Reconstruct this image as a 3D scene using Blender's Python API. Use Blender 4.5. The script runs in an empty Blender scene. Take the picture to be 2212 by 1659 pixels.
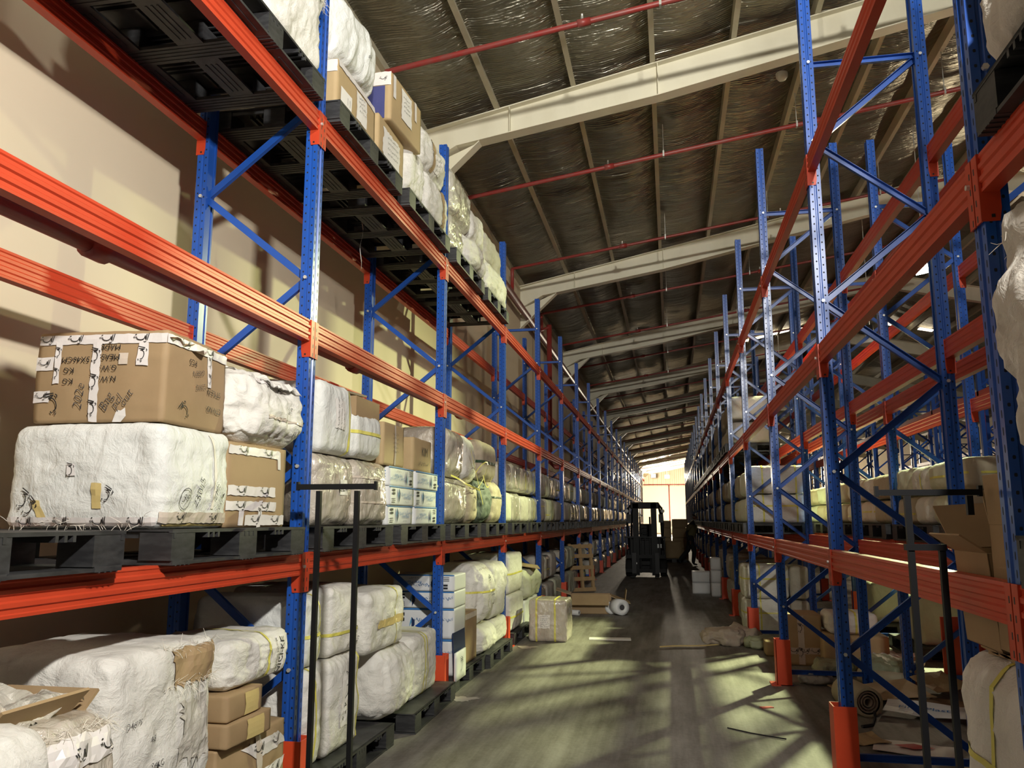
import bpy, math, random
import numpy as np
from mathutils import Vector, Matrix

# ------------------------------------------------------------------ camera, world, lights, exposure
SC = bpy.context.scene
COL = SC.collection
SC.view_settings.view_transform = 'Standard'
SC.view_settings.look = 'None'
SC.view_settings.gamma = 1
SC.view_settings.use_curve_mapping = False
SC.view_settings.exposure = 0.0
try:
    SC.cycles.use_denoising = True
    SC.cycles.max_bounces = 8
    SC.cycles.diffuse_bounces = 5
    SC.cycles.glossy_bounces = 3
    SC.cycles.sample_clamp_indirect = 6
except Exception:
    pass

cam = bpy.data.cameras.new('camera')
cam.sensor_width = 36
cam.lens = 36 * 1782 / 2212
cam.clip_start = 0.02
cam.clip_end = 400
camo = bpy.data.objects.new('camera', cam)
camo.location = (0, 0, 1.475)
camo.rotation_euler = (math.pi / 2 + 0.163, 0, 0.1883)
COL.objects.link(camo)
SC.camera = camo

W = bpy.data.worlds.new('world')
SC.world = W
W.use_nodes = True
W.node_tree.nodes['Background'].inputs[0].default_value = (0.95, 0.98, 1.0, 1)
W.node_tree.nodes['Background'].inputs[1].default_value = 0.05


def area(name, loc, target, power, color, sx, sy, spread=180):
    l = bpy.data.lights.new(name, 'AREA')
    l.shape = 'RECTANGLE'
    l.size = sx
    l.size_y = sy
    l.energy = power
    l.color = color
    l.spread = math.radians(spread)
    o = bpy.data.objects.new(name, l)
    o.location = loc
    d = Vector(target) - Vector(loc)
    o.rotation_euler = d.to_track_quat('-Z', 'Y').to_euler()
    COL.objects.link(o)
    return o


KEY = (0.88, 0.42, 3.74)
KEY_T = (-2.6, 4.0, 2.5)
area('key_floodlight', KEY, KEY_T, 225, (1.0, 0.965, 0.89), 0.20, 0.16, 160)
REAR = (1.7, -3.5, 5.9)
REAR_T = (0.2, 10.0, 7.0)
area('rear_floodlight', REAR, REAR_T, 230, (1.0, 0.97, 0.86), 0.4, 0.3, 80)
LAMP2 = (4.13, 14.0, 5.5)
LAMP2_T = (0.1, 9.3, 0.0)
area('aisle_floodlight', LAMP2, LAMP2_T, 430, (0.93, 1.0, 0.50), 0.25, 0.2, 84)
FAR_FILL = (8.9, 22.0, 6.3)
area('far_bay_fill', FAR_FILL, (8.6, 18, 0), 420, (1.0, 0.82, 0.55), 0.4, 0.4)  # added ambient fill over the distant rows, has no lamp fitting
END_LAMPS = [((-1.7, 88.0, 6.0), (-0.6, 50, 1.0)), ((-0.3, 88.0, 5.9), (-0.4, 50, 1.0)), ((2.2, 74.0, 5.0), (0.0, 96, 2.2))]
for i, (a, b) in enumerate(END_LAMPS):
    area('end_floodlight', a, b, (1800, 1800, 1500)[i], (1.0, 0.86, 0.66), 0.5, 0.4, (180, 180, 70)[i])

# ------------------------------------------------------------------ materials
MATS = {}


def nmat(name, col, rough=0.5, metal=0.0, bump=None, var=None, coat=0.0, spec=0.5, builder=None):
    """procedural principled material. bump=(scale, strength, distance, stretch) var=(scale, amount, colour)"""
    m = bpy.data.materials.new(name)
    m.use_nodes = True
    nt = m.node_tree
    b = nt.nodes['Principled BSDF']
    b.inputs['Base Color'].default_value = (*col, 1)
    b.inputs['Roughness'].default_value = rough
    b.inputs['Metallic'].default_value = metal
    b.inputs['Coat Weight'].default_value = coat
    b.inputs['Specular IOR Level'].default_value = spec
    tc = nt.nodes.new('ShaderNodeTexCoord')
    if var:
        sc, amt, c2 = var[:3]
        mp = nt.nodes.new('ShaderNodeMapping')
        mp.inputs['Scale'].default_value = var[3] if len(var) > 3 else (1, 1, 1)
        nt.links.new(tc.outputs['Object'], mp.inputs[0])
        n = nt.nodes.new('ShaderNodeTexNoise')
        n.inputs['Scale'].default_value = sc
        n.inputs['Detail'].default_value = 5
        n.inputs['Roughness'].default_value = 0.6
        nt.links.new(mp.outputs[0], n.inputs[0])
        r = nt.nodes.new('ShaderNodeMapRange')
        r.inputs[1].default_value = 0.42
        r.inputs[2].default_value = 0.68
        r.inputs[4].default_value = amt
        nt.links.new(n.outputs[0], r.inputs[0])
        mx = nt.nodes.new('ShaderNodeMix')
        mx.data_type = 'RGBA'
        mx.inputs[6].default_value = (*col, 1)
        mx.inputs[7].default_value = (*c2, 1)
        nt.links.new(r.outputs[0], mx.inputs[0])
        nt.links.new(mx.outputs[2], b.inputs['Base Color'])
    if bump:
        sc, st, di = bump[:3]
        mp = nt.nodes.new('ShaderNodeMapping')
        mp.inputs['Scale'].default_value = bump[3] if len(bump) > 3 else (1, 1, 1)
        nt.links.new(tc.outputs['Object'], mp.inputs[0])
        n = nt.nodes.new('ShaderNodeTexNoise')
        n.inputs['Scale'].default_value = sc
        n.inputs['Detail'].default_value = 6
        n.inputs['Roughness'].default_value = 0.62
        n.inputs['Distortion'].default_value = bump[4] if len(bump) > 4 else 0.0
        nt.links.new(mp.outputs[0], n.inputs[0])
        bp = nt.nodes.new('ShaderNodeBump')
        bp.inputs['Strength'].default_value = st
        bp.inputs['Distance'].default_value = di
        nt.links.new(n.outputs[0], bp.inputs['Height'])
        nt.links.new(bp.outputs[0], b.inputs['Normal'])
    if builder:
        builder(nt, b, tc)
    MATS[name] = m
    return m


def mth(nt, op, a, b=None, c=None):
    n = nt.nodes.new('ShaderNodeMath')
    n.operation = op
    for i, v in enumerate((a, b, c)):
        if v is None:
            continue
        if isinstance(v, (int, float)):
            n.inputs[i].default_value = v
        else:
            nt.links.new(v, n.inputs[i])
    return n.outputs[0]


def punched(axis, centres, w, hgt, pitch):
    """rows of punched holes on a post face: dark slots at |axis - centre| < w, every pitch in z"""
    def f(nt, b, tc):
        s = nt.nodes.new('ShaderNodeSeparateXYZ')
        nt.links.new(tc.outputs['Object'], s.inputs[0])
        u = s.outputs[axis]
        z = s.outputs[2]
        tot = None
        for k, c in enumerate(centres):
            du = mth(nt, 'DIVIDE', mth(nt, 'SUBTRACT', u, c), w)
            zz = mth(nt, 'PINGPONG', mth(nt, 'ADD', z, 10 + 0.5 * pitch * (k % 2)), pitch / 2)
            dz = mth(nt, 'DIVIDE', zz, hgt)
            d = mth(nt, 'ADD', mth(nt, 'POWER', mth(nt, 'ABSOLUTE', du), 3), mth(nt, 'POWER', dz, 3))
            hit = mth(nt, 'LESS_THAN', d, 1.0)
            tot = hit if tot is None else mth(nt, 'MAXIMUM', tot, hit)
        old = b.inputs['Base Color'].links
        mx = nt.nodes.new('ShaderNodeMix')
        mx.data_type = 'RGBA'
        if old:
            nt.links.new(old[0].from_socket, mx.inputs[6])
        else:
            mx.inputs[6].default_value = b.inputs['Base Color'].default_value
        mx.inputs[7].default_value = (0.004, 0.006, 0.015, 1)
        nt.links.new(tot, mx.inputs[0])
        nt.links.new(mx.outputs[2], b.inputs['Base Color'])
        nt.links.new(mth(nt, 'MULTIPLY_ADD', tot, 0.5, 0.28), b.inputs['Roughness'])
    return f


BLUE = (0.012, 0.075, 0.37)
BLUE2 = (0.02, 0.07, 0.28)
nmat('blue_paint', BLUE, 0.30, bump=(60, 0.06, 0.002), var=(5, 0.4, BLUE2))
nmat('blue_side', BLUE, 0.30, var=(5, 0.4, BLUE2), builder=punched(0, (-0.016, -0.056), 0.0045, 0.0055, 0.05))
nmat('blue_front', BLUE, 0.30, var=(5, 0.4, BLUE2), builder=punched(1, (-0.029, 0.029), 0.004, 0.012, 0.05))
ORG = (0.50, 0.054, 0.020)
nmat('orange_paint', ORG, 0.42, spec=.35, bump=(30, 0.05, 0.002), var=(3, 0.5, (0.42, 0.035, 0.012)))
nmat('guard_paint', (0.68, 0.07, 0.02), 0.45, var=(6, 0.5, (0.55, 0.05, 0.015)))
nmat('zinc', (0.75, 0.75, 0.72), 0.3, metal=0.6)
nmat('black_plastic', (0.017, 0.017, 0.019), 0.55, bump=(40, 0.2, 0.003), var=(7, 0.7, (0.058, 0.058, 0.06), (1, 1, 3)))
nmat('black_steel', (0.005, 0.005, 0.006), 0.55, spec=.25)
nmat('white_weave', (0.72, 0.70, 0.655), 0.6, bump=(12, 0.85, 0.018, (1, 1, 1.2), 0.4), var=(3.5, 0.6, (0.58, 0.55, 0.5)))
nmat('cool_weave', (0.70, 0.71, 0.685), 0.6, bump=(12, 0.8, 0.016, (1.4, 1.4, 1), 0.4), var=(3, 0.5, (0.58, 0.57, 0.53)))
nmat('dusty_weave', (0.52, 0.49, 0.44), 0.65, bump=(9, 0.8, 0.022, (1, 1, 1), 0.6), var=(4, 0.8, (0.36, 0.32, 0.27)))
nmat('green_tint_weave', (0.60, 0.61, 0.47), 0.6, bump=(9, 0.8, 0.02, (1, 1, .6), 0.6), var=(3, 0.7, (0.45, 0.46, 0.33)))
nmat('clear_wrap', (0.47, 0.41, 0.34), 0.22, bump=(9, 0.9, 0.028, (1, 1, 0.45), 1.0), var=(6, 0.75, (0.58, 0.53, 0.46), (1, 1, 0.6)), coat=0.8, spec=0.7)
nmat('pale_wrap', (0.56, 0.53, 0.46), 0.25, bump=(9, 0.9, 0.028, (1, 1, 0.45), 1.0), var=(6, 0.75, (0.40, 0.36, 0.28), (1, 1, 0.6)), coat=0.8, spec=0.7)
nmat('cardboard', (0.345, 0.235, 0.125), 0.75, bump=(9, 0.12, 0.01), var=(5, 0.5, (0.28, 0.185, 0.095)))
nmat('tan_cardboard', (0.43, 0.31, 0.165), 0.72, bump=(9, 0.12, 0.01), var=(5, 0.5, (0.36, 0.255, 0.13)))
nmat('flap_dark', (0.20, 0.125, 0.065), 0.8, var=(5, 0.5, (0.15, 0.09, 0.05)))
nmat('green_sack', (0.115, 0.15, 0.11), 0.65, bump=(14, 0.5, 0.012, (1, 1, 1), 1))
nmat('beige_sack', (0.50, 0.43, 0.30), 0.65, bump=(14, 0.5, 0.012, (1, 1, 1), 1), var=(4, 0.6, (0.40, 0.34, 0.23)))
nmat('brown_sack', (0.38, 0.31, 0.235), 0.65, bump=(14, 0.5, 0.012, (1, 1, 1), 1), var=(4, 0.6, (0.48, 0.42, 0.34)))
nmat('white_board', (0.70, 0.71, 0.72), 0.5, var=(4, 0.4, (0.62, 0.62, 0.62)))
nmat('paper', (0.74, 0.71, 0.68), 0.6, bump=(14, 0.25, 0.006))
nmat('tape', (0.72, 0.68, 0.66), 0.28, bump=(20, 0.3, 0.004))
nmat('clear_tape', (0.58, 0.50, 0.42), 0.2, bump=(20, 0.3, 0.004))
nmat('yellow_tape', (0.62, 0.48, 0.20), 0.35, bump=(20, 0.3, 0.004))
nmat('yellow_strap', (0.66, 0.60, 0.12), 0.4)
nmat('dark_strap', (0.03, 0.06, 0.035), 0.5)
nmat('ink', (0.012, 0.012, 0.014), 0.5)
nmat('grey_ink', (0.045, 0.043, 0.047), 0.6)
nmat('red_ink', (0.5, 0.06, 0.05), 0.5)
nmat('print_blue', (0.03, 0.16, 0.42), 0.5)
nmat('print_navy', (0.01, 0.025, 0.09), 0.5)
nmat('print_sky', (0.10, 0.32, 0.55), 0.5)
nmat('indigo_band', (0.055, 0.06, 0.19), 0.5)
nmat('wall_paint', (0.72, 0.62, 0.46), 0.75, bump=(25, 0.12, 0.004), var=(0.5, 0.5, (0.66, 0.565, 0.41)))
nmat('wall_sheet', (0.60, 0.53, 0.40), 0.6, var=(0.6, 0.5, (0.50, 0.44, 0.32)))
nmat('cream_steel', (0.74, 0.70, 0.56), 0.5, bump=(8, 0.05, 0.01), var=(2.5, 0.5, (0.62, 0.57, 0.43), (1, 1, 0.5)))
nmat('purlin_steel', (0.52, 0.48, 0.36), 0.5, var=(2, 0.6, (0.40, 0.36, 0.26)))
nmat('red_pipe', (0.27, 0.028, 0.024), 0.45, var=(6, 0.9, (0.20, 0.06, 0.05)))
nmat('wood', (0.42, 0.28, 0.14), 0.7, bump=(12, 0.2, 0.005, (4, 4, 0.4)), var=(3, 0.6, (0.30, 0.19, 0.09), (3, 3, 0.4)))
nmat('fiberboard', (0.27, 0.215, 0.16), 0.8)
nmat('fiber', (0.74, 0.69, 0.60), 0.6)
nmat('skin', (0.16, 0.08, 0.05), 0.6)
nmat('shirt', (0.17, 0.15, 0.07), 0.8, bump=(10, 0.3, 0.01))
nmat('trouser', (0.02, 0.022, 0.025), 0.8)
nmat('hair', (0.01, 0.008, 0.007), 0.6)
nmat('machine_black', (0.006, 0.006, 0.007), 0.5, spec=.2)
nmat('machine_grey', (0.03, 0.03, 0.032), 0.5, spec=.3)
nmat('tyre', (0.01, 0.01, 0.01), 0.85)
nmat('lamp_white', (0.7, 0.7, 0.68), 0.4)
nmat('powder', (0.46, 0.43, 0.37), 0.9)
nmat('olive_scrap', (0.30, 0.32, 0.20), 0.5, bump=(12, 0.6, 0.02))
nmat('straw_roll', (0.44, 0.38, 0.26), 0.7, bump=(14, 0.4, 0.01))


def emat(name, col, st):
    m = bpy.data.materials.new(name)
    m.use_nodes = True
    b = m.node_tree.nodes['Principled BSDF']
    b.inputs['Base Color'].default_value = (*col, 1)
    b.inputs['Emission Color'].default_value = (*col, 1)
    b.inputs['Emission Strength'].default_value = st
    MATS[name] = m


emat('lamp_glow', (1.0, 0.97, 0.85), 30)
emat('lamp_glow_green', (0.9, 1.0, 0.8), 30)


def foil_nodes(nt, b, tc):
    mp = nt.nodes.new('ShaderNodeMapping')
    mp.inputs['Scale'].default_value = (0.40, 1.9, 1)
    nt.links.new(tc.outputs['Object'], mp.inputs[0])
    n = nt.nodes.new('ShaderNodeTexNoise')
    n.inputs['Scale'].default_value = 1.9
    n.inputs['Detail'].default_value = 6
    n.inputs['Roughness'].default_value = 0.55
    n.inputs['Distortion'].default_value = 0.35
    nt.links.new(mp.outputs[0], n.inputs[0])
    w = nt.nodes.new('ShaderNodeTexWave')
    w.wave_type = 'BANDS'
    w.bands_direction = 'Y'
    w.inputs['Scale'].default_value = 7
    w.inputs['Distortion'].default_value = 3.0
    w.inputs['Detail'].default_value = 2
    nt.links.new(tc.outputs['Object'], w.inputs[0])
    mp2 = nt.nodes.new('ShaderNodeMapping')
    mp2.inputs['Scale'].default_value = (0.16, 2.4, 1)
    nt.links.new(tc.outputs['Object'], mp2.inputs[0])
    n2 = nt.nodes.new('ShaderNodeTexNoise')
    n2.inputs['Scale'].default_value = 9
    n2.inputs['Detail'].default_value = 4
    n2.inputs['Distortion'].default_value = 0.25
    nt.links.new(mp2.outputs[0], n2.inputs[0])
    h = mth(nt, 'MULTIPLY_ADD', w.outputs[1], 0.05, mth(nt, 'MULTIPLY_ADD', n2.outputs[0], 0.22, n.outputs[0]))
    bp = nt.nodes.new('ShaderNodeBump')
    bp.inputs['Strength'].default_value = 1.0
    bp.inputs['Distance'].default_value = 0.20
    nt.links.new(h, bp.inputs['Height'])
    nt.links.new(bp.outputs[0], b.inputs['Normal'])


nmat('foil', (0.30, 0.285, 0.23), 0.30, metal=0.92, var=(1.1, 0.6, (0.19, 0.175, 0.135)), builder=foil_nodes)


def floor_nodes(nt, b, tc):
    def noise(scale, st, det=6):
        mp = nt.nodes.new('ShaderNodeMapping')
        mp.inputs['Scale'].default_value = st
        nt.links.new(tc.outputs['Object'], mp.inputs[0])
        n = nt.nodes.new('ShaderNodeTexNoise')
        n.inputs['Scale'].default_value = scale
        n.inputs['Detail'].default_value = det
        n.inputs['Roughness'].default_value = 0.65
        nt.links.new(mp.outputs[0], n.inputs[0])
        return n.outputs[0]
    a = noise(1.3, (1.6, 0.5, 1))
    t = noise(5.0, (2.2, 0.16, 1), 4)
    g = noise(26, (1, 1, 1))
    s = mth(nt, 'ADD', mth(nt, 'MULTIPLY', a, 0.55), mth(nt, 'ADD', mth(nt, 'MULTIPLY', t, 0.38), mth(nt, 'MULTIPLY', g, 0.16)))
    cr = nt.nodes.new('ShaderNodeValToRGB')
    e = cr.color_ramp.elements
    e[0].position = 0.40
    e[0].color = (0.07, 0.058, 0.045, 1)
    e[1].position = 0.72
    e[1].color = (0.28, 0.265, 0.235, 1)
    nt.links.new(s, cr.inputs[0])
    nt.links.new(cr.outputs[0], b.inputs['Base Color'])
    bp = nt.nodes.new('ShaderNodeBump')
    bp.inputs['Strength'].default_value = 0.25
    bp.inputs['Distance'].default_value = 0.01
    nt.links.new(g, bp.inputs['Height'])
    nt.links.new(bp.outputs[0], b.inputs['Normal'])


nmat('concrete', (0.25, 0.24, 0.21), 0.62, builder=floor_nodes)

# ------------------------------------------------------------------ mesh helpers


class MB:
    def __init__(self):
        self.v, self.f, self.m, self.cur = [], [], [], 0

    def add(self, vs, fs):
        o = len(self.v)
        self.v += [tuple(p) for p in vs]
        self.f += [tuple(i + o for i in q) for q in fs]
        self.m += [self.cur] * len(fs)
        return self

    def box(self, x0, x1, y0, y1, z0, z1, M=None):
        vs = [Vector((x, y, z)) for z in (z0, z1) for y in (y0, y1) for x in (x0, x1)]
        if M is not None:
            vs = [M @ p for p in vs]
        return self.add(vs, [(0, 2, 3, 1), (4, 5, 7, 6), (0, 1, 5, 4), (2, 6, 7, 3), (0, 4, 6, 2), (1, 3, 7, 5)])

    def prism(self, prof, axis, a, b, mats=None):
        """extrude closed 2-D profile along axis ('z': (x,y), 'y': (x,z), 'x': (y,z)) from a to b"""
        n = len(prof)
        vs = []
        for t in (a, b):
            for p, q in prof:
                vs.append({'z': (p, q, t), 'y': (p, t, q), 'x': (t, p, q)}[axis])
        fs = [(i, (i + 1) % n, n + (i + 1) % n, n + i) for i in range(n)] + [tuple(range(n))[::-1], tuple(range(n, 2 * n))]
        self.add(vs, fs)
        if mats:
            for i in range(n):
                self.m[len(self.m) - len(fs) + i] = mats[i]
        return self

    def tube(self, pts, r, n=8, cap=True):
        pts = [Vector(p) for p in pts]
        rs = r if isinstance(r, (list, tuple)) else [r] * len(pts)
        vs, fs = [], []
        up = Vector((0, 0, 1))
        for i, p in enumerate(pts):
            d = (pts[min(i + 1, len(pts) - 1)] - pts[max(i - 1, 0)]).normalized()
            a = d.cross(up)
            if a.length < 0.05:
                a = d.cross(Vector((0, 1, 0)))
            a.normalize()
            b = a.cross(d).normalized()
            for k in range(n):
                t = 2 * math.pi * k / n
                vs.append(p + (a * math.cos(t) + b * math.sin(t)) * rs[i])
        for i in range(len(pts) - 1):
            for k in range(n):
                fs.append((i * n + k, i * n + (k + 1) % n, (i + 1) * n + (k + 1) % n, (i + 1) * n + k))
        if cap:
            fs += [tuple(range(n)), tuple(range((len(pts) - 1) * n, len(pts) * n))[::-1]]
        return self.add(vs, fs)

    def lathe(self, prof, n=16, M=None):
        """prof: (r, z) list, revolved about z"""
        vs, fs = [], []
        for r, z in prof:
            for k in range(n):
                t = 2 * math.pi * k / n
                vs.append(Vector((r * math.cos(t), r * math.sin(t), z)))
        if M is not None:
            vs = [M @ p for p in vs]
        for i in range(len(prof) - 1):
            for k in range(n):
                fs.append((i * n + k, i * n + (k + 1) % n, (i + 1) * n + (k + 1) % n, (i + 1) * n + k))
        return self.add(vs, fs)

    def mesh(self, name, mats, smooth=False):
        me = bpy.data.meshes.new(name)
        me.from_pydata(self.v, [], self.f)
        for mm in (mats if isinstance(mats, (list, tuple)) else [mats]):
            me.materials.append(MATS[mm])
        if any(self.m):
            me.polygons.foreach_set('material_index', self.m)
        if smooth:
            me.polygons.foreach_set('use_smooth', [True] * len(self.f))
        me.update()
        return me


def obj(name, me, parent=None, loc=(0, 0, 0), rot=(0, 0, 0), **props):
    o = bpy.data.objects.new(name, me)
    o.location = loc
    o.rotation_euler = rot
    if parent is not None:
        o.parent = parent
    for k, v in props.items():
        if v is not None:
            o[k] = v
    COL.objects.link(o)
    return o


def thing(name, label, cat, loc=(0, 0, 0), rot=(0, 0, 0), group=None, me=None):
    return obj(name, me, None, loc, rot, label=label, category=cat, group=group, kind='thing')


def bevel(o, w=0.004, seg=2):
    m = o.modifiers.new('bevel', 'BEVEL')
    m.width = w
    m.segments = seg
    m.limit_method = 'ANGLE'
    return o


ORD = ('first second third fourth fifth sixth seventh eighth ninth tenth eleventh twelfth thirteenth fourteenth fifteenth sixteenth '
       'seventeenth eighteenth nineteenth twentieth twenty-first twenty-second twenty-third twenty-fourth').split()

# ------------------------------------------------------------------ layout
XL, XR = -1.969, 0.944
DEP = 0.77
PL, PR = 2.8, 2.7725


def YL(i):
    return 4.293 + PL * i


def YR(i):
    return 2.61 + PR * i


ZL = (1.089, 2.376, 3.644)      # underside of the beam connectors
ZR = (1.0855, 2.350, 3.612)
X2 = 1.99                       # front of the rack standing back to back with the aisle rack
WALLX = -3.1
RIDGE = 6.2
SLOPE = 0.213
EAVE = 6.52


def rz(x):
    """height of rafter top at x"""
    return EAVE + SLOPE * (min(x, 2 * RIDGE - x) + 3.07)


# ------------------------------------------------------------------ setting
def struct(name, mb, mat, smooth=False):
    return obj(name, mb.mesh(name, mat, smooth), kind='structure')


struct('floor', MB().add([(-3.3, -4, 0), (15.7, -4, 0), (15.7, 97, 0), (-3.3, 97, 0)], [(0, 1, 2, 3)]), 'concrete')
b = MB()
b.box(WALLX - 0.2, WALLX, -4, 97, 0, 6.55)
struct('wall_left', b, 'wall_paint')
b = MB()
b.box(-3.3, 15.7, 96, 96.2, 0, 5.2)
struct('wall_end', b, 'wall_paint')
b = MB()
prof = []
x = -3.3
k = 0
while x < 15.7:
    prof.append((x, 95.98 if k % 4 < 2 else 96.06))
    x += 0.12
    k += 1
n = len(prof)
b.add([(p, q, 5.2) for p, q in prof] + [(p, q, rz(p) + 0.25) for p, q in prof], [(i, i + 1, n + i + 1, n + i) for i in range(n - 1)])
struct('wall_end_upper', b, 'wall_sheet')
b = MB()
b.box(15.5, 15.7, -4, 97, 0, 6.55)
struct('wall_right', b, 'wall_paint')

# foil-faced roof lining sagging between the purlins
PUR = [-3.07 + 1.003 * k for k in range(10)]
rng = np.random.default_rng(5)


def vnoise(p, seed=0):
    p = np.asarray(p, float)
    i = np.floor(p).astype(np.int64)
    f = p - i
    u = f * f * (3 - 2 * f)

    def h(dx, dy, dz):
        n = (i[:, 0] + dx) * 374761393 + (i[:, 1] + dy) * 668265263 + (i[:, 2] + dz) * 2147483647 + seed * 1274126177
        n = (n ^ (n >> 13)) * 1274126177
        n = n ^ (n >> 16)
        return (n & 0xffff) / 32767.5 - 1
    c = [[[h(a, b_, d) for d in (0, 1)] for b_ in (0, 1)] for a in (0, 1)]

    def lerp(a, b_, t):
        return a + (b_ - a) * t
    x0 = lerp(lerp(c[0][0][0], c[1][0][0], u[:, 0]), lerp(c[0][1][0], c[1][1][0], u[:, 0]), u[:, 1])
    x1 = lerp(lerp(c[0][0][1], c[1][0][1], u[:, 0]), lerp(c[0][1][1], c[1][1][1], u[:, 0]), u[:, 1])
    return lerp(x0, x1, u[:, 2])


def lining(x0, x1):
    nx = int(abs(x1 - x0) / 0.125)
    ys = np.concatenate([np.arange(-4, 30, 0.16), np.arange(30, 97.2, 0.5)])
    xs = np.linspace(x0, x1, nx + 1)
    X, Y = np.meshgrid(xs, ys, indexing='ij')
    xl = np.minimum(X, 2 * RIDGE - X)
    t = ((xl + 3.07) / 1.003) % 1.0
    sag = np.sin(np.pi * t) ** 0.8
    P = np.stack([X.ravel() * 1.3, Y.ravel() * 0.9, X.ravel() * 0], 1)
    w = vnoise(P, 3).reshape(X.shape)
    w2 = vnoise(P * np.array([1.0, 3.5, 1]), 4).reshape(X.shape)
    # the lining is pulled tight over each rafter and bellies between
    ph = ((Y - 9.865) / 7.39) % 1.0
    belly = np.sin(np.pi * ph) ** 0.6
    Z = EAVE + SLOPE * (xl + 3.07) + 0.21 - sag * (0.035 + 0.07 * belly + 0.03 * w) + 0.035 * w2 * sag
    v = np.stack([X.ravel(), Y.ravel(), Z.ravel()], 1)
    ny = len(ys)
    ii, jj = np.meshgrid(np.arange(nx), np.arange(ny - 1), indexing='ij')
    a = (ii * ny + jj).ravel()
    f = np.stack([a, a + 1, a + ny + 1, a + ny], 1)
    me = bpy.data.meshes.new('ceiling')
    me.from_pydata(v.tolist(), [], f.tolist())
    me.materials.append(MATS['foil'])
    me.polygons.foreach_set('use_smooth', [True] * len(f))
    return me


obj('ceiling', lining(-3.3, RIDGE), kind='structure')
obj('ceiling.001', lining(RIDGE, 15.7), kind='structure')

# purlins and rafters
pm = []
for k in range(10):
    x = PUR[k]
    b = MB()
    z = rz(x)
    for s in (1, -1):
        xx = x if s == 1 else 2 * RIDGE - x
        mb = MB()
        mb.prism([(xx - 0.03, z), (xx + 0.035, z), (xx + 0.035, z + 0.008), (xx - 0.022, z + 0.012), (xx - 0.022, z + 0.2), (xx - 0.03, z + 0.2)], 'y', -4, 97)
        if xx > 12 and s == -1:
            pass
        thing('roof_purlin', f'thin steel roof purlin, {ORD[k]} up from the eave on the {"wall-side" if s == 1 else "far"} slope', 'purlin', me=mb.mesh('roof_purlin', 'purlin_steel'))['kind'] = 'structure'

for k in range(-1, 12):
    y = 9.865 + 7.39 * k
    mb = MB()
    tip = [(-3.1, 0.50), (-2.6, 0.33), (-1.9, 0.36), (0, 0.44), (RIDGE, 0.40)]
    for s in (1, -1):
        top = [((x if s == 1 else 2 * RIDGE - x), rz(x)) for x, d in tip]
        bot = [((x if s == 1 else 2 * RIDGE - x), rz(x) - d) for x, d in tip]
        mb.prism(top + bot[::-1], 'y', y - 0.006, y + 0.006)                       # web
        for line in (top, bot):
            mb.prism(line + [(p, q - 0.014) for p, q in line[::-1]], 'y', y - 0.10, y + 0.10)
        for x, d in tip[2:4]:                                                       # stiffeners
            xx = x if s == 1 else 2 * RIDGE - x
            mb.box(xx - 0.005, xx + 0.005, y - 0.09, y + 0.09, rz(x) - d, rz(x))
    o = thing('roof_rafter', f'cream steel portal rafter of I section, {ORD[k + 1]} along the roof', 'rafter', me=mb.mesh('roof_rafter', 'cream_steel'))
    o['kind'] = 'structure'
    mb = MB()
    mb.prism([(-3.1, rz(-3.1) - 0.5), (-2.3, rz(-2.3) - 0.34), (-2.3, rz(-2.3) - 0.36), (-3.1, rz(-3.1) - 0.95)], 'y', y - 0.006, y + 0.006)
    mb.prism([(-3.1, rz(-3.1) - 0.93), (-2.3, rz(-2.3) - 0.352), (-2.3, rz(-2.3) - 0.368), (-3.1, rz(-3.1) - 0.95)], 'y', y - 0.08, y + 0.08)
    obj('haunch', mb.mesh('haunch', 'cream_steel'), o)

# ------------------------------------------------------------------ fire pipes
for k in range(0, 22):
    y = 8.02 + 3.69 * k if k else 8.02
    z0 = 6.35
    pts = [(-2.95, y, z0)] + [(x, y, z0 + 0.152 * (x + 2.95)) for x in (0.0, 3.0, 6.0)]
    t = thing('sprinkler_pipe', f'red sprinkler branch pipe under the roof, {ORD[k]} from the open end', 'pipe', (0, y, 0))
    mb = MB().tube([(p[0], 0, p[2]) for p in pts], 0.027 if k > 1 else 0.032, 10)
    obj('pipe_run', mb.mesh('pipe_run', 'red_pipe', True), t)
    if k < 7:
        for j, x in enumerate((-0.75, 2.2)):
            z = z0 + 0.152 * (x + 2.95)
            mb = MB().tube([(x - 0.07, 0, z - 0.01), (x + 0.07, 0, z + 0.01)], 0.043, 10)
            obj('coupling', mb.mesh('coupling', 'red_pipe', True), t)
            mb = MB().tube([(x - 0.02, 0, z + 0.03), (x - 0.02, 0, z + 0.1)], [0.018, 0.012], 8)
            obj('sprinkler_head', mb.mesh('sprinkler_head', 'zinc', True), t)
        for x in (0.05, 1.95, 3.95):
            z = z0 + 0.152 * (x + 2.95)
            mb = MB().tube([(x, 0, z - 0.03), (x, 0, rz(x) + 0.1)], 0.006, 6)
            mb.box(x - 0.012, x + 0.012, -0.036, 0.036, z - 0.036, z + 0.05)
            obj('hanger', mb.mesh('hanger', 'zinc'), t)

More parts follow.
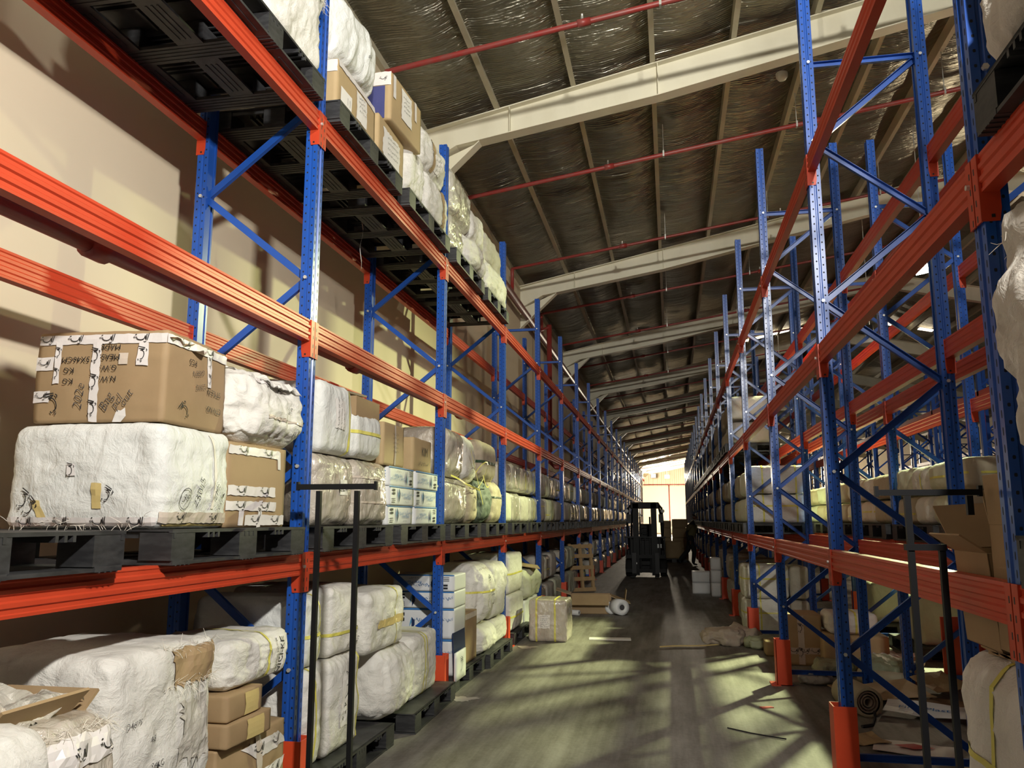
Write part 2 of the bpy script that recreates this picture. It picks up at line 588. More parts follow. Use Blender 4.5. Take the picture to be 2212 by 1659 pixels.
t = thing('main_pipe', 'thick red fire main running along the wall under the eave', 'pipe')
obj('pipe_run', MB().tube([(-2.93, y, 5.82) for y in (10.5, 30, 60, 95)], 0.075, 12).mesh('pipe_run', 'red_pipe', True), t)
for y in (15.4, 19.2, 26.6, 34):
    obj('branch', MB().tube([(-2.93, y, 5.82), (-2.93, y, 6.2), (-2.93, y, 6.35)], 0.035, 8).mesh('branch', 'red_pipe', True), t)
t = thing('in_rack_pipe', 'red sprinkler pipe running under the middle beams of the wall-side rack', 'pipe')
obj('pipe_run', MB().tube([(-2.16, 1.0, 2.50), (-2.16, 4.2, 2.535), (-2.16, 19.0, 2.68)], 0.036, 12).mesh('pipe_run', 'red_pipe', True), t)
for y in (2.72, 5.4, 8.4, 11.2, 14.0):
    z = 2.50 + 0.01 * (y - 1)
    obj('coupling', MB().tube([(-2.16, y - 0.06, z), (-2.16, y - 0.05, z), (-2.16, y + 0.05, z), (-2.16, y + 0.06, z)], [0.036, 0.052, 0.052, 0.036], 12).mesh('coupling', 'red_pipe', True), t)
t = thing('riser_pipe', 'upright red pipe feeding the in-rack sprinklers from the fire main', 'pipe')
obj('pipe_run', MB().tube([(-2.72, 19.0, 6.05), (-2.72, 19.0, 2.78), (-2.6, 19.0, 2.68), (-2.16, 19.0, 2.68)], 0.06, 12).mesh('pipe_run', 'red_pipe', True), t)
obj('stay', MB().tube([(-2.72, 19.0, 6.0), (-2.93, 18.6, 5.82)], 0.03, 8).mesh('stay', 'red_pipe', True), t)
t = thing('end_wall_pipe', 'red pipe up the cream end wall with a cross run', 'pipe')
obj('pipe_run', MB().tube([(-0.15, 95.9, 0.2), (-0.15, 95.9, 5.4)], 0.06, 8).mesh('pipe_run', 'red_pipe', True), t)
obj('cross_run', MB().tube([(-3, 95.85, 5.4), (4, 95.85, 5.4)], 0.06, 8).mesh('cross_run', 'red_pipe', True), t)

# ------------------------------------------------------------------ racks
PW = 0.045


def post_mesh(h):
    pr = [(0, -PW), (0, -.013), (-.007, -.009), (-.007, .009), (0, .013), (0, PW), (-.028, PW), (-.033, PW - .006), (-.040, PW - .006), (-.045, PW), (-.072, PW),
          (-.072, PW - .016), (-.066, PW - .016), (-.066, PW - .006), (-.066, -PW + .006), (-.066, -PW + .016), (-.072, -PW + .016), (-.072, -PW), (-.045, -PW), (-.040, -PW + .006),
          (-.033, -PW + .006), (-.028, -PW)]
    mats = [0, 0, 0, 0, 0, 1, 1, 1, 1, 1, 2, 2, 2, 2, 2, 2, 2, 1, 1, 1, 1, 1]
    return MB().prism(pr, 'z', 0, h, mats).mesh('post', ['blue_front', 'blue_side', 'blue_paint'])


FZ = (0.69, 1.765, 2.84, 3.915)
BZ = (0.155, 1.23, 2.305, 3.38, 4.455)


def brace_mb(a, b_, mb=None):
    """lipped channel in the frame plane from (x,z) a to b"""
    mb = mb or MB()
    a = Vector((a[0], 0, a[1]))
    b_ = Vector((b_[0], 0, b_[1]))
    d = b_ - a
    L = d.length
    M = Matrix.Translation(a) @ Matrix.Rotation(-math.atan2(d.z, d.x), 4, 'Y')
    w, t = 0.02, 0.013
    mb.box(0, L, -t, -t + .003, -w, w, M)
    mb.box(0, L, -t, t, w - .003, w, M)
    mb.box(0, L, -t, t, -w, -w + .003, M)
    return mb


FX, BX = -0.05, -(DEP - 0.05)
DIAG = []
seq = [(BX, BZ[0])]
for i in range(4):
    seq += [(FX, FZ[i]), (BX, BZ[i + 1])]
DIAG = [brace_mb(seq[i], seq[i + 1]).mesh('diagonal_brace', 'blue_paint') for i in range(len(seq) - 1)]
HORI = [brace_mb((FX, z), (BX, z)).mesh('horizontal_brace', 'blue_paint') for z in (0.11, 4.47)]
bm = MB()
bm.tube([(0, -PW - .012, 0), (0, -PW + .0, 0)], 0.011, 6)
BOLT = bm.mesh('bolt', 'zinc')


def guard_mesh(h):
    mb = MB()
    x1, w, dpt, t = 0.05, 0.07, 0.13, 0.006
    mb.box(x1 - t, x1, -w, w, 0, h)
    mb.box(x1 - dpt, x1, -w, -w + t, 0, h)
    mb.box(x1 - dpt, x1, w - t, w, 0, h)
    mb.box(x1 - .03, x1 + .05, -w - .03, w + .03, 0, .008)
    return mb.mesh('foot_guard', 'guard_paint')


mb = MB()
mb.box(-0.09, 0.02, -0.07, 0.07, 0, 0.008)
FOOT = mb.mesh('base_plate', 'blue_paint')
POST = {'L': post_mesh(4.962), 'R': post_mesh(5.15)}
GUARD = {'L': guard_mesh(0.34), 'R': guard_mesh(0.40)}
# far frames: everything in one shared mesh
FAR = {}
for s in 'LR':
    h = 4.962 if s == 'L' else 5.15
    mb = MB()
    mb.box(-.07, 0, -PW, PW, 0, h)
    mb.box(-DEP, -DEP + .07, -PW, PW, 0, h)
    for i in range(len(seq) - 1):
        brace_mb(seq[i], seq[i + 1], mb)
    for z in (0.11, 4.47):
        brace_mb((FX, z), (BX, z), mb)
    mb.cur = 1
    mb.box(-.06, .05, -.07, .07, 0, .36)
    FAR[s] = mb.mesh('rack_frame', ['blue_paint', 'guard_paint'])


def frame(side, x, y, rz_, label, group, full=True, guard=True):
    if not full:
        return thing('rack_frame', label, 'rack frame', (x, y, 0), (0, 0, rz_), group, FAR[side])
    t = thing('rack_frame', label, 'rack frame', (x, y, 0), (0, 0, rz_), group)
    obj('post', POST[side], t)
    obj('post', POST[side], t, (-DEP, 0, 0), (0, 0, math.pi))
    for me in DIAG:
        obj('diagonal_brace', me, t)
    for me in HORI:
        obj('horizontal_brace', me, t)
    near = -1 if abs(rz_) < 1 else 1
    for z in FZ + (0.11, 4.47):
        obj('bolt', BOLT, t, (FX + .01, 0, z), (0, 0, 0 if near == -1 else math.pi))
    for z in BZ:
        obj('bolt', BOLT, t, (BX - .01, 0, z), (0, 0, 0 if near == -1 else math.pi))
    obj('base_plate', FOOT, t)
    obj('base_plate', FOOT, t, (-DEP, 0, 0), (0, 0, math.pi))
    if guard:
        obj('foot_guard', GUARD[side], t)
    return t


RACKN = {'L': 'wall-side rack', 'R': 'aisle rack facing the wall', 'B': 'rack backing onto the aisle rack'}
NL, NR = 21, 20
for i in range(-1, NL):
    frame('L', XL, YL(i), 0, f'blue punched rack frame with orange foot guard, {ORD[i + 1]} of the wall-side rack', 'frames of the wall-side rack', i < 11)
for i in range(-1, NR):
    frame('R', XR, YR(i), math.pi, f'blue punched rack frame with orange foot guard, {ORD[i + 1]} of the aisle rack', 'frames of the aisle rack', i < 10)
for i in range(-1, NR):
    frame('R', X2 + DEP, YR(i), 0, f'blue punched rack frame, {ORD[i + 1]} of the rack backing onto the aisle rack', 'frames of the back-to-back rack', i < 7)
for r, x in enumerate((5.65, 6.70, 10.4, 11.45)):
    for i in range(0, 15):
        frame('R', x + DEP * (r % 2), YR(i), math.pi * (1 - r % 2), f'distant blue rack frame, {ORD[i]} of the {ORD[r]} rack row past the next aisle', 'frames of the distant racks', False)


def beam_mesh(L):
    h = 0.12
    ribs = [(0, 0), (0, .010), (-.004, .014), (-.004, .026), (.003, .032), (.003, .046), (-.004, .052), (-.004, .066), (.003, .072), (.003, .086), (-.004, .092), (-.004, .104), (0, .109), (0, h)]
    back = [(-.05 - (x if x < 0 else 0) * 1.0, z) for x, z in ribs][::-1]
    pr = [(-.001, 0)] + ribs[1:-1] + [(-.001, h)] + [(-.049, h)] + back[1:-1] + [(-.049, 0)]
    me = MB().prism(pr, 'y', -L / 2, L / 2).mesh('load_beam', 'orange_paint')
    return me


def conn_mesh(s):
    mb = MB()
    y0, y1 = (0, s * 0.043)
    lo, hi = min(y0, y1), max(y0, y1)
    mb.box(.001, .006, lo, hi, -.091, .121)
    e = 0
    pr = [(.006, -.091), (.006, .121), (-.052, .121), (-.052, -.05), (-.045, -.091)]
    mb.prism(pr, 'y', min(-e, e) - .0015, max(-e, e) + .0015)
    mb.cur = 1
    for z in (-.075, -.025, .025, .075):
        c = s * 0.028
        mb.box(.0055, .0064, c - .004, c + .004, z - .01, z + .01)
    mb.box(-.032, -.022, -s * .0022 - .001, -s * .0022 + .001, -.080, -.070)
    return mb.mesh('connector', ['orange_paint', 'ink'])


BEAM = {'L': beam_mesh(PL - .094), 'R': beam_mesh(PR - .094)}
CONN = [conn_mesh(-1), conn_mesh(1)]
PIN = MB().tube([(.006, 0, 0), (.016, 0, 0)], .009, 8).mesh('locking_pin', 'zinc')
LV = ('lower', 'middle', 'top')


def beam(side, x, y, z, rot, label, group, parts, i):
    L = (PL if side == 'L' else PR) - .094
    o = thing('load_beam', label, 'load beam', (x, y, z + .091), (0, 0, rot), group, BEAM[side])
    if parts:
        obj('connector', CONN[0], o, (0, -L / 2, 0))
        obj('connector', CONN[1], o, (0, L / 2, 0))
        if (i * 7 + int(z * 10)) % 3 != 1:
            obj('locking_pin', PIN, o, (0, L / 2 + .02, .045))
    return o


stuffB = MB()


def stuff_beam(x, y, z, L):
    stuffB.box(x - .025, x + .025, y - L / 2, y + L / 2, z + .091, z + .211)


nb = 0
for i in range(-1, NL - 1):
    y = YL(i) + PL / 2
    for k in range(3):
        near = 'aisle face'
        beam('L', XL + .004, y, ZL[k], 0, f'orange ribbed load beam, {LV[k]} level, {ORD[i + 1]} bay of the wall-side rack, aisle face', 'load beams of the wall-side rack', i < 11, i)
        beam('L', XL - DEP - .004, y, ZL[k], math.pi, f'orange ribbed load beam, {LV[k]} level, {ORD[i + 1]} bay of the wall-side rack, wall face', 'load beams of the wall-side rack', i < 8, i)
        nb += 2
for i in range(-1, NR - 1):
    y = YR(i) + PR / 2
    for k in range(3):
        beam('R', XR - .004, y, ZR[k], math.pi, f'orange ribbed load beam, {LV[k]} level, {ORD[i + 1]} bay of the aisle rack, aisle face', 'load beams of the aisle rack', i < 9, i)
        beam('R', XR + DEP + .004, y, ZR[k], 0, f'orange ribbed load beam, {LV[k]} level, {ORD[i + 1]} bay of the aisle rack, rear face', 'load beams of the aisle rack', i < 7, i)
        if nb + 120 < 0:
            break
nb2 = 0
for i in range(-1, NR - 1):
    y = YR(i) + PR / 2
    for k in range(3):
        if i < 8:
            beam('R', X2 - .004, y, ZR[k], math.pi, f'orange ribbed load beam, {LV[k]} level, {ORD[i + 1]} bay of the back-to-back rack, gap face', 'load beams of the back-to-back rack', i < 5, i)
            beam('R', X2 + DEP + .004, y, ZR[k], 0, f'orange ribbed load beam, {LV[k]} level, {ORD[i + 1]} bay of the back-to-back rack, far face', 'load beams of the back-to-back rack', i < 4, i)
        else:
            stuff_beam(X2 + .02, y, ZR[k], PR)
            stuff_beam(X2 + DEP - .02, y, ZR[k], PR)
for r, x in enumerate((5.65, 6.70, 10.4, 11.45)):
    for i in range(0, 14):
        for k in range(3):
            if r == 1 and k == 2:
                continue
            stuff_beam(x + .025, YR(i) + PR / 2, ZR[k], PR)
            stuff_beam(x + DEP - .025, YR(i) + PR / 2, ZR[k], PR)
obj('distant_load_beams', stuffB.mesh('distant_load_beams', 'orange_paint'), kind='stuff', label='orange load beams of the distant rack rows past the next aisle', category='load beam')

# ------------------------------------------------------------------ plastic pallets
PLX, PLY, PLH = 0.86, 1.2, 0.137


def deck_mesh():
    mb = MB()
    z0, z1 = PLH - .022, PLH
    hx, hy = PLX / 2, PLY / 2
    mb.box(-hx, hx, -hy, hy, z1 - .008, z1)
    for yy in (-hy + .02, -.34, -.30, -.26, -.03, .01, .05, .26, .30, .34, hy - .02):      # ribs across the underside
        mb.box(-hx, hx, yy - .007, yy + .007, z0 - .012, z1 - .008)
    for xx in (-.2, -.16, -.12, .12, .16, .2):
        for a, c in ((-.24, -.06), (.08, .24), (-.52, -.37), (.37, .52)):
            mb.box(xx - .006, xx + .006, a, c, z0 - .008, z1 - .008)
    for xx in (-hx, hx - .015):
        mb.box(xx, xx + .015, -hy, hy, z1 - .013, z1)
    return mb.mesh('deck', 'black_plastic')


DECK = deck_mesh()
mb = MB()
mb.prism([(-.07, -.08), (.07, -.08), (.07, .08), (-.07, .08)], 'z', .018, PLH - .012)
BLOCK = mb.mesh('block', 'black_plastic')
mb = MB()
mb.box(-PLX / 2, PLX / 2, -.07, .07, 0, .018)
for yy in (-.045, -.015, .015, .045):
    mb.box(-PLX / 2, PLX / 2, yy - .004, yy + .004, -.0035, 0)
RUN = mb.mesh('runner', 'black_plastic')
mb = MB()
for a, c in ((-.448, -.07), (.07, .448)):
    mb.box(-.07, .07, a, c, 0.001, .014)
    for xx in (-.03, 0, .03):
        mb.box(xx - .004, xx + .004, a + .05, c - .05, -.0025, .001)
CROSS = mb.mesh('cross_runner', 'black_plastic')
mb = MB()
mb.box(-PLX / 2, PLX / 2, -PLY / 2, PLY / 2, PLH - .022, PLH)
for xx in (-.35, 0, .35):
    for yy in (-.51, 0, .51):
        mb.box(xx - .08, xx + .08, yy - .08, yy + .08, .018, PLH - .022)
for yy in (-.51, 0, .51):
    mb.box(-PLX / 2, PLX / 2, yy - .07, yy + .07, 0, .018)
PALF = mb.mesh('plastic_pallet', 'black_plastic')


def pallet(x, y, z, label, group='black plastic pallets', full=True, rot=0):
    if not full:
        return thing('plastic_pallet', label, 'pallet', (x, y, z), (0, 0, rot), group, PALF)
    t = thing('plastic_pallet', label, 'pallet', (x, y, z), (0, 0, rot), group)
    obj('deck', DECK, t)
    for xx in (-.358, 0, .358):
        for yy in (-.518, 0, .518):
            obj('block', BLOCK, t, (xx, yy, 0))
    for yy in (-.518, 0, .518):
        obj('runner', RUN, t, (0, yy, 0))
    for xx in (-.358, 0, .358):
        obj('cross_runner', CROSS, t, (xx, 0, 0))
    return t


# ------------------------------------------------------------------ goods: one surface function serves bale, straps, labels, tape and lettering
_topo = {}


def topo(n):
    if n in _topo:
        return _topo[n]
    idx, cs, fs = {}, [], []
    g = np.linspace(-1, 1, n + 1)
    for ax in range(3):
        for s in (-1, 1):
            a1, a2 = (ax + 1) % 3, (ax + 2) % 3
            ids = np.empty((n + 1, n + 1), int)
            for i in range(n + 1):
                for j in range(n + 1):
                    c = [0, 0, 0]
                    c[ax], c[a1], c[a2] = s, g[i], g[j]
                    key = tuple(round(q * 1000) for q in c)
                    if key not in idx:
                        idx[key] = len(cs)
                        cs.append(c)
                    ids[i, j] = idx[key]
            for i in range(n):
                for j in range(n):
                    q = (ids[i, j], ids[i + 1, j], ids[i + 1, j + 1], ids[i, j + 1])
                    fs.append(q if s > 0 else q[::-1])
    _topo[n] = (np.array(cs, float), [tuple(int(k) for k in q) for q in fs])
    return _topo[n]


FACE = {'+x': (0, 1, (1, 1), (2, 1)), '-x': (0, -1, (1, -1), (2, 1)), '-y': (1, -1, (0, 1), (2, 1)), '+z': (2, 1, (0, 1), (1, 1))}
_txt = {}


def text_geo(s, size, shear=0.0):
    key = (s, size, shear)
    if key not in _txt:
        cu = bpy.data.curves.new('lettering', 'FONT')
        cu.body = s
        cu.size = size
        cu.shear = shear
        cu.offset = -.014 * size / .05 * .05 if shear else 0
        cu.align_x = 'CENTER'
        cu.align_y = 'CENTER'
        cu.resolution_u = 2
        o = bpy.data.objects.new('lettering', cu)
        me = bpy.data.meshes.new_from_object(o)
        v = [(p.co.x, p.co.y) for p in me.vertices]
        f = [tuple(p.vertices) for p in me.polygons]
        bpy.data.objects.remove(o)
        bpy.data.curves.remove(cu)
        bpy.data.meshes.remove(me)
        _txt[key] = (v, f)
    return _txt[key]


def ribbon(pts, w):
    """2-D polyline -> quad ribbon"""
    vs, fs = [], []
    n = len(pts)
    for i, (x, y) in enumerate(pts):
        ax, ay = pts[max(i - 1, 0)]
        bx, by = pts[min(i + 1, n - 1)]
        dx, dy = bx - ax, by - ay
        L = math.hypot(dx, dy) or 1
        ox, oy = -dy / L * w / 2, dx / L * w / 2
        vs += [(x + ox, y + oy), (x - ox, y - oy)]
        if i:
            k = 2 * i
            fs.append((k - 2, k - 1, k + 1, k))
    return vs, fs


# the brushed word that repeats on the packing tape: teeth, long baseline, three tall strokes
SCRIPT = [[(-.5, .10), (-.45, .02), (-.42, .13), (-.37, .01), (-.33, .12), (-.28, -.02), (-.18, -.08), (-.02, -.10), (.12, -.06), (.20, .03), (.23, .16)],
          [(.23, .16), (.25, -.02), (.29, -.10), (.31, .10), (.33, .26)], [(.36, -.12), (.41, .08), (.46, .30)], [(.14, -.20), (.22, -.24), (.30, -.18)], [(-.40, .22), (-.30, .24)]]


class Pack:
    def __init__(s, name, label, cat, x, y, z, mat, r=.04, bulge=.02, amp=.008, freq=7, n=22, seed=None, group=None, rot=0.0, tilt=0.0, squash=0.0, roll=0.0, stretch=(1, 1, 1)):
        s.h = np.array([(x[1] - x[0]) / 2, (y[1] - y[0]) / 2, (z[1] - z[0]) / 2])
        s.r = min(r, s.h.min() * .98)
        s.bulge, s.amp, s.freq, s.tilt, s.squash = bulge, amp, freq, tilt, squash
        s.seed = random.randint(1, 9999) if seed is None else seed
        s.stretch = np.array(stretch)
        cs, fs = topo(n)
        v = s.surf(cs)[0]
        me = bpy.data.meshes.new(name)
        me.from_pydata(v.tolist(), [], fs)
        me.materials.append(MATS[mat])
        me.polygons.foreach_set('use_smooth', [True] * len(fs))
        loc = ((x[0] + x[1]) / 2, (y[0] + y[1]) / 2, z[0])
        s.o = thing(name, label, cat, loc, (roll, 0, rot), group, me)
        s.k = 0
        s.patches = []

    def surf(s, c, off=0.0):
        h, r = s.h, s.r
        p0 = c * h
        q = np.clip(p0, -(h - r), h - r)
        d = p0 - q
        L = np.maximum(np.linalg.norm(d, axis=1, keepdims=True), 1e-9)
        nn = d / L
        p = q + nn * r
        c2 = 1 - c * c
        w = nn[:, 0] ** 2 * c2[:, 1] * c2[:, 2] + nn[:, 1] ** 2 * c2[:, 0] * c2[:, 2] + nn[:, 2] ** 2 * c2[:, 0] * c2[:, 1] * .4
        low = np.minimum(1.0, (c[:, 2] + 1) * 4 + .25)      # calm underside
        P = p * s.freq * s.stretch + s.seed * 3.17
        nz = vnoise(P, s.seed) * 1.0 + (0.55 - np.abs(vnoise(P * 2.1 + 7, s.seed + 1))) * 0.9 + .5 * (.4 - np.abs(vnoise(P * 4.3, s.seed + 2)))
        dd = s.bulge * w + s.amp * nz * low * (.35 + .65 * np.minimum(1, np.abs(nn[:, 2]) < .9))
        p = p + nn * (dd + off)[:, None] if np.ndim(dd + off) else p
        t = (p[:, 2:3] / h[2] + 1) / 2
        p[:, 0:1] *= 1 + s.squash * (1 - t)
        p[:, 1:2] *= 1 + s.squash * (1 - t) * .6
        p[:, 0] += s.tilt * (t[:, 0]) * h[2]
        p[:, 2] += h[2]
        p[:, 2] = np.maximum(p[:, 2], 0.0)
        return p, nn

    def P(s, face, uv, off):
        ax, sg, (ra, rs), (ua, us) = FACE[face]
        uv = np.asarray(uv, float)
        c = np.zeros((len(uv), 3))
        c[:, ax] = sg
        c[:, ra] = np.clip(uv[:, 0], -1, 1) * rs
        c[:, ua] = np.clip(uv[:, 1], -1, 1) * us
        return s.surf(c, off)[0]

    def _mk(s, name, face, uv, fs, mat, off, label=None, parent=None):
        v = s.P(face, uv, off)
        me = bpy.data.meshes.new(name)
        me.from_pydata(v.tolist(), [], fs)
        me.materials.append(MATS[mat])
        return obj(name, me, parent or s.o, label=label)

    def _off(s):
        s.k += 1
        return .0042 + .0006 * (s.k % 6)

    def patch(s, face, a0, a1, b0, b1, mat='tape', name='tape', label=None, ragged=0.0, skew=0.0, dens=48):
        ax, sg, (ra, _), (ua, _) = FACE[face]
        nx = max(2, int((a1 - a0) * s.h[ra] * dens))
        ny = max(2, int((b1 - b0) * s.h[ua] * dens))
        rs = random.Random(s.seed + s.k)
        uv = []
        for i in range(nx + 1):
            for j in range(ny + 1):
                a = a0 + (a1 - a0) * i / nx + skew * (j / ny - .5)
                c = b0 + (b1 - b0) * j / ny
                if ragged and (i in (0, nx) or j in (0, ny)):
                    a += rs.uniform(-ragged, ragged)
                    c += rs.uniform(-ragged, ragged)
                uv.append((a, c))
        fs = [(i * (ny + 1) + j, (i + 1) * (ny + 1) + j, (i + 1) * (ny + 1) + j + 1, i * (ny + 1) + j + 1) for i in range(nx) for j in range(ny)]
        o = s._mk(name, face, uv, fs, mat, s._off(), label)
        if name in ('tape', 'label'):
            s.patches.append((face, a0, a1, b0, b1, o))
        return o

    def _flat(s, face, geo, a, b, rot, mat, name):
        ax, sg, (ra, _), (ua, _) = FACE[face]
        v, f = geo
        cr, sr = math.cos(rot), math.sin(rot)
        uv = [(a + (x * cr - y * sr) / s.h[ra], b + (x * sr + y * cr) / s.h[ua]) for x, y in v]
        par = None
        for fc, a0, a1, b0, b1, o in s.patches[::-1]:          # print on a label or tape is a piece of that label or tape
            if fc == face and a0 <= a <= a1 and b0 <= b <= b1:
                par = o
                break
        return s._mk(name, face, uv, f, mat, .0088, None, par)

    def text(s, face, txt, a, b, size, rot=0.0, mat='ink', shear=0.0):
        return s._flat(face, text_geo(txt, size, shear), a, b, rot, mat, 'lettering')

    def script(s, face, a, b, size=.07, rot=0.0, mat='ink'):
        V, F = [], []
        for st in SCRIPT:
            v, f = ribbon([(x * size, y * size) for x, y in st], size * .05)
            F += [tuple(k + len(V) for k in q) for q in f]
            V += v
        return s._flat(face, (V, F), a, b, rot, mat, 'tape_script')

    def scrawl(s, face, a, b, w, rows=2, gap=.035, rot=0.0, mat='grey_ink', size=.02):
        rs = random.Random(s.seed * 3 + int(a * 50) + rows)
        V, F = [], []
        for k in range(rows):
            x = -w / 2
            y0 = (rows / 2 - k - .5) * gap
            while x < w / 2:
                L = rs.uniform(.5, 1.4) * size
                pts = [(x + L * t / 4, y0 + size * rs.uniform(-.45, .5)) for t in range(5)]
                v, f = ribbon(pts, size * .13)
                F += [tuple(q + len(V) for q in e) for e in f]
                V += v
                x += L + size * rs.uniform(.1, .7)
        return s._flat(face, (V, F), a, b, rot, mat, 'handwriting')

    def taped(s, face, a0, a1, b0, b1, k=2, mat='tape', size=.06, vert=False, skew=0.0):
        s.patch(face, a0, a1, b0, b1, mat, 'tape', None, .012, skew)
        for i in range(k):
            t = (i + .5) / k
            if vert:
                s.script(face, (a0 + a1) / 2, b0 + (b1 - b0) * t, size, math.pi / 2)
            else:
                s.script(face, a0 + (a1 - a0) * t, (b0 + b1) / 2, size, 0)

    def strap(s, axis, at, w=.018, mat='yellow_strap', name='strap', n=14):
        """band around the bale in the plane axis=at (cube coordinate)"""
        a1, a2 = (axis + 1) % 3, (axis + 2) % 3
        g = np.linspace(-1, 1, n + 1)[:-1]
        ring = [(t, -1) for t in g] + [(1, t) for t in g] + [(-t, 1) for t in g] + [(-1, -t) for t in g]
        cs = []
        dw = w / 2 / s.h[axis]
        for p, q in ring:
            for e in (-1, 1):
                c = [0, 0, 0]
                c[axis] = max(-1, min(1, at + e * dw))
                c[a1], c[a2] = p, q
                cs.append(c)
        v = s.surf(np.array(cs, float), .005)[0]
        m = len(ring)
        fs = [(2 * i, 2 * i + 1, (2 * i + 3) % (2 * m), (2 * i + 2) % (2 * m)) for i in range(m)]
        me = bpy.data.meshes.new(name)
        me.from_pydata(v.tolist(), [], fs)
        me.materials.append(MATS[mat])
        return obj(name, me, s.o)

    def fibres(s, face, a0, a1, b, count=40, L=.06, seed=1):
        rs = random.Random(seed)
        mb = MB()
        for _ in range(count):
            a = rs.uniform(a0, a1)
            p = Vector(s.P(face, [(a, b + rs.uniform(-.03, .03))], .0)[0])
            d = Vector((rs.uniform(-.4, 1), rs.uniform(-1, 1), rs.uniform(-.6, .9))).normalized() * rs.uniform(.3, 1) * L
            q = p + d * .5 + Vector((0, 0, .012 * rs.uniform(-1, 1)))
            mb.tube([p, q, p + d + Vector((0, 0, -.01))], [.0010, .0009, .0005], 3, False)
        return obj('frayed_threads', mb.mesh('frayed_threads', 'fiber'), s.o, kind='stuff')


def carton(name, label, x, y, z, mat='cardboard', **k):
    k = dict(dict(r=.006, bulge=.006, amp=.0022, freq=5, n=16), **k)
    return Pack(name, label, 'box', x, y, z, mat, **k)


def bale(label, x, y, z, mat='white_weave', **k):
    k = dict(dict(r=.045, bulge=.018, amp=.010, freq=8, n=26), **k)
    nm = k.pop('name', 'fabric_bale')
    return Pack(nm, label, k.pop('cat', 'bale'), x, y, z, mat, **k)


def crumple(name, parent, loc, lx, ly, amp, mat, seed=1, rot=(0, 0, 0), n=26, label=None):
    g = np.linspace(-.5, .5, n + 1)
    X, Y = np.meshgrid(g, g, indexing='ij')
    P = np.stack([X.ravel() * lx * 9, Y.ravel() * ly * 9, np.full(X.size, seed * 1.7)], 1)
    z = amp * (.7 * vnoise(P, seed) + (.5 - np.abs(vnoise(P * 1.9, seed + 1))) + .35 * vnoise(P * 4, seed + 2))
    ex = 1 + .16 * vnoise(P * .6 + 5, seed + 3)
    v = np.stack([X.ravel() * lx * ex, Y.ravel() * ly * ex, z], 1)
    v2 = v - np.array([0, 0, .003])
    N = (n + 1) ** 2
    fs = []
    for i in range(n):
        for j in range(n):
            a = i * (n + 1) + j
            fs += [(a, a + n + 1, a + n + 2, a + 1), (N + a, N + a + 1, N + a + n + 2, N + a + n + 1)]
    me = bpy.data.meshes.new(name)
    me.from_pydata(np.concatenate([v, v2]).tolist(), [], fs)
    me.materials.append(MATS[mat])
    return obj(name, me, parent, loc, rot, label=label)


random.seed(11)
DK = XL - DEP / 2            # centre of the wall-side rack depth
PZ = ZL[0] + .211            # top of lower beams
PT = PZ + PLH + .001
for j, y in enumerate((2.0 + .07, 3.55)):
    pallet(DK + .02, y, PZ, ['black plastic pallet under the big printed carton and white bale', 'black plastic pallet under the torn white sack and taped carton'][j])
for j, y in enumerate((4.98, 6.35)):
    pallet(DK + .02, y, PZ, ['black plastic pallet under the tall white bales and wrapped bales', 'black plastic pallet under the white printed boxes on the lower beams'][j])

# --- bay one, lower beam level
p = carton('printed_carton', 'large brown carton with upside-down black print and white tape, on the white bale', (-2.60, -2.03), (2.98, 3.50), (PT + .43, PT + .81), rot=.06, bulge=.012, amp=.005, n=24)
for a, b_, w in ((-.55, .22, .030), (-.55, -.02, .03), (-.56, .45, .03)):
    pass
U = math.pi
p.patch('-y', -.98, 1, .72, .93, 'tape', 'tape', None, .01)
p.patch('+x', -1, .98, .72, .92, 'tape', 'tape', None, .01)
for a in (-.85, -.4, .1, .62):
    p.script('-y', a, .82, .07)
for a in (-.5, .3):
    p.script('+x', a, .82, .07)
p.taped('-y', -.12, .02, -.98, .75, 3, size=.07, vert=True)
p.taped('-y', -.70, -.60, -.15, .78, 2, size=.05, vert=True)
p.taped('-y', .58, .74, .22, .72, 1, size=.07, vert=True)
p.taped('-y', -1, -.72, .15, .45, 1, size=.06)
p.taped('-y', -1, -.74, -.55, -.30, 1, size=.06)
p.taped('+x', .22, .36, .0, .8, 2, size=.05, vert=True)
p.patch('-y', .30, .44, .25, .50, 'clear_tape', 'tape')
for t, b_ in (('MEAS:', .42), ('G.W:', .18), ('N.W:', -.06)):
    p.text('-y', t, .16 if t != 'MEAS:' else .17, b_, .034, U)
for t, b_ in (('5X46CM', .38), ('KG', .14), ('KG', -.10)):
    p.text('-y', t, -.36 if t != 'KG' else -.45, b_, .034, U)
p.text('-y', 'MADE', .17, .64, .032, U)
p.text('-y', '202e', -.26, -.45, .055, math.pi / 2 - .1, 'grey_ink', .3)
p.text('-y', 'Bag', .16, -.58, .055, 1.1, 'grey_ink', .3)
p.text('-y', 'pcl', .32, -.58, .05, 1.0, 'grey_ink', .3)
p.text('-y', 'out', .46, -.50, .05, 1.0, 'grey_ink', .3)
p.script('-y', -.66, -.56, .10, 1.9)
for t, a, b_ in (('PCS', -.3, .46), ('STYLE N', .45, -.10), ('CTN NO.', .48, -.5)):
    p.text('+x', t, a, b_, .036, U)
p.text('+x', 'GREEN', -.1,   .26, .034, U + .2, 'grey_ink', .3)
p.text('+x', '123002', -.0, -.04, .034, U + .2, 'grey_ink', .3)
p.script('+x', -.45, -.62, .09, 2.6)
p.patch('-y', .28, .42, -1, -.72, 'paper', 'torn_tape', None, .05)
crumple('raised_flap', p.o, (.10, -.05, .335), .36, .42, .035, 'cardboard', 5, (.0, -.10, .1), 14, 'raised torn top flap')
crumple('torn_tape', p.o, (.16, .05, .36), .26, .30, .03, 'clear_tape', 9, (.1, .1, .3), 16)

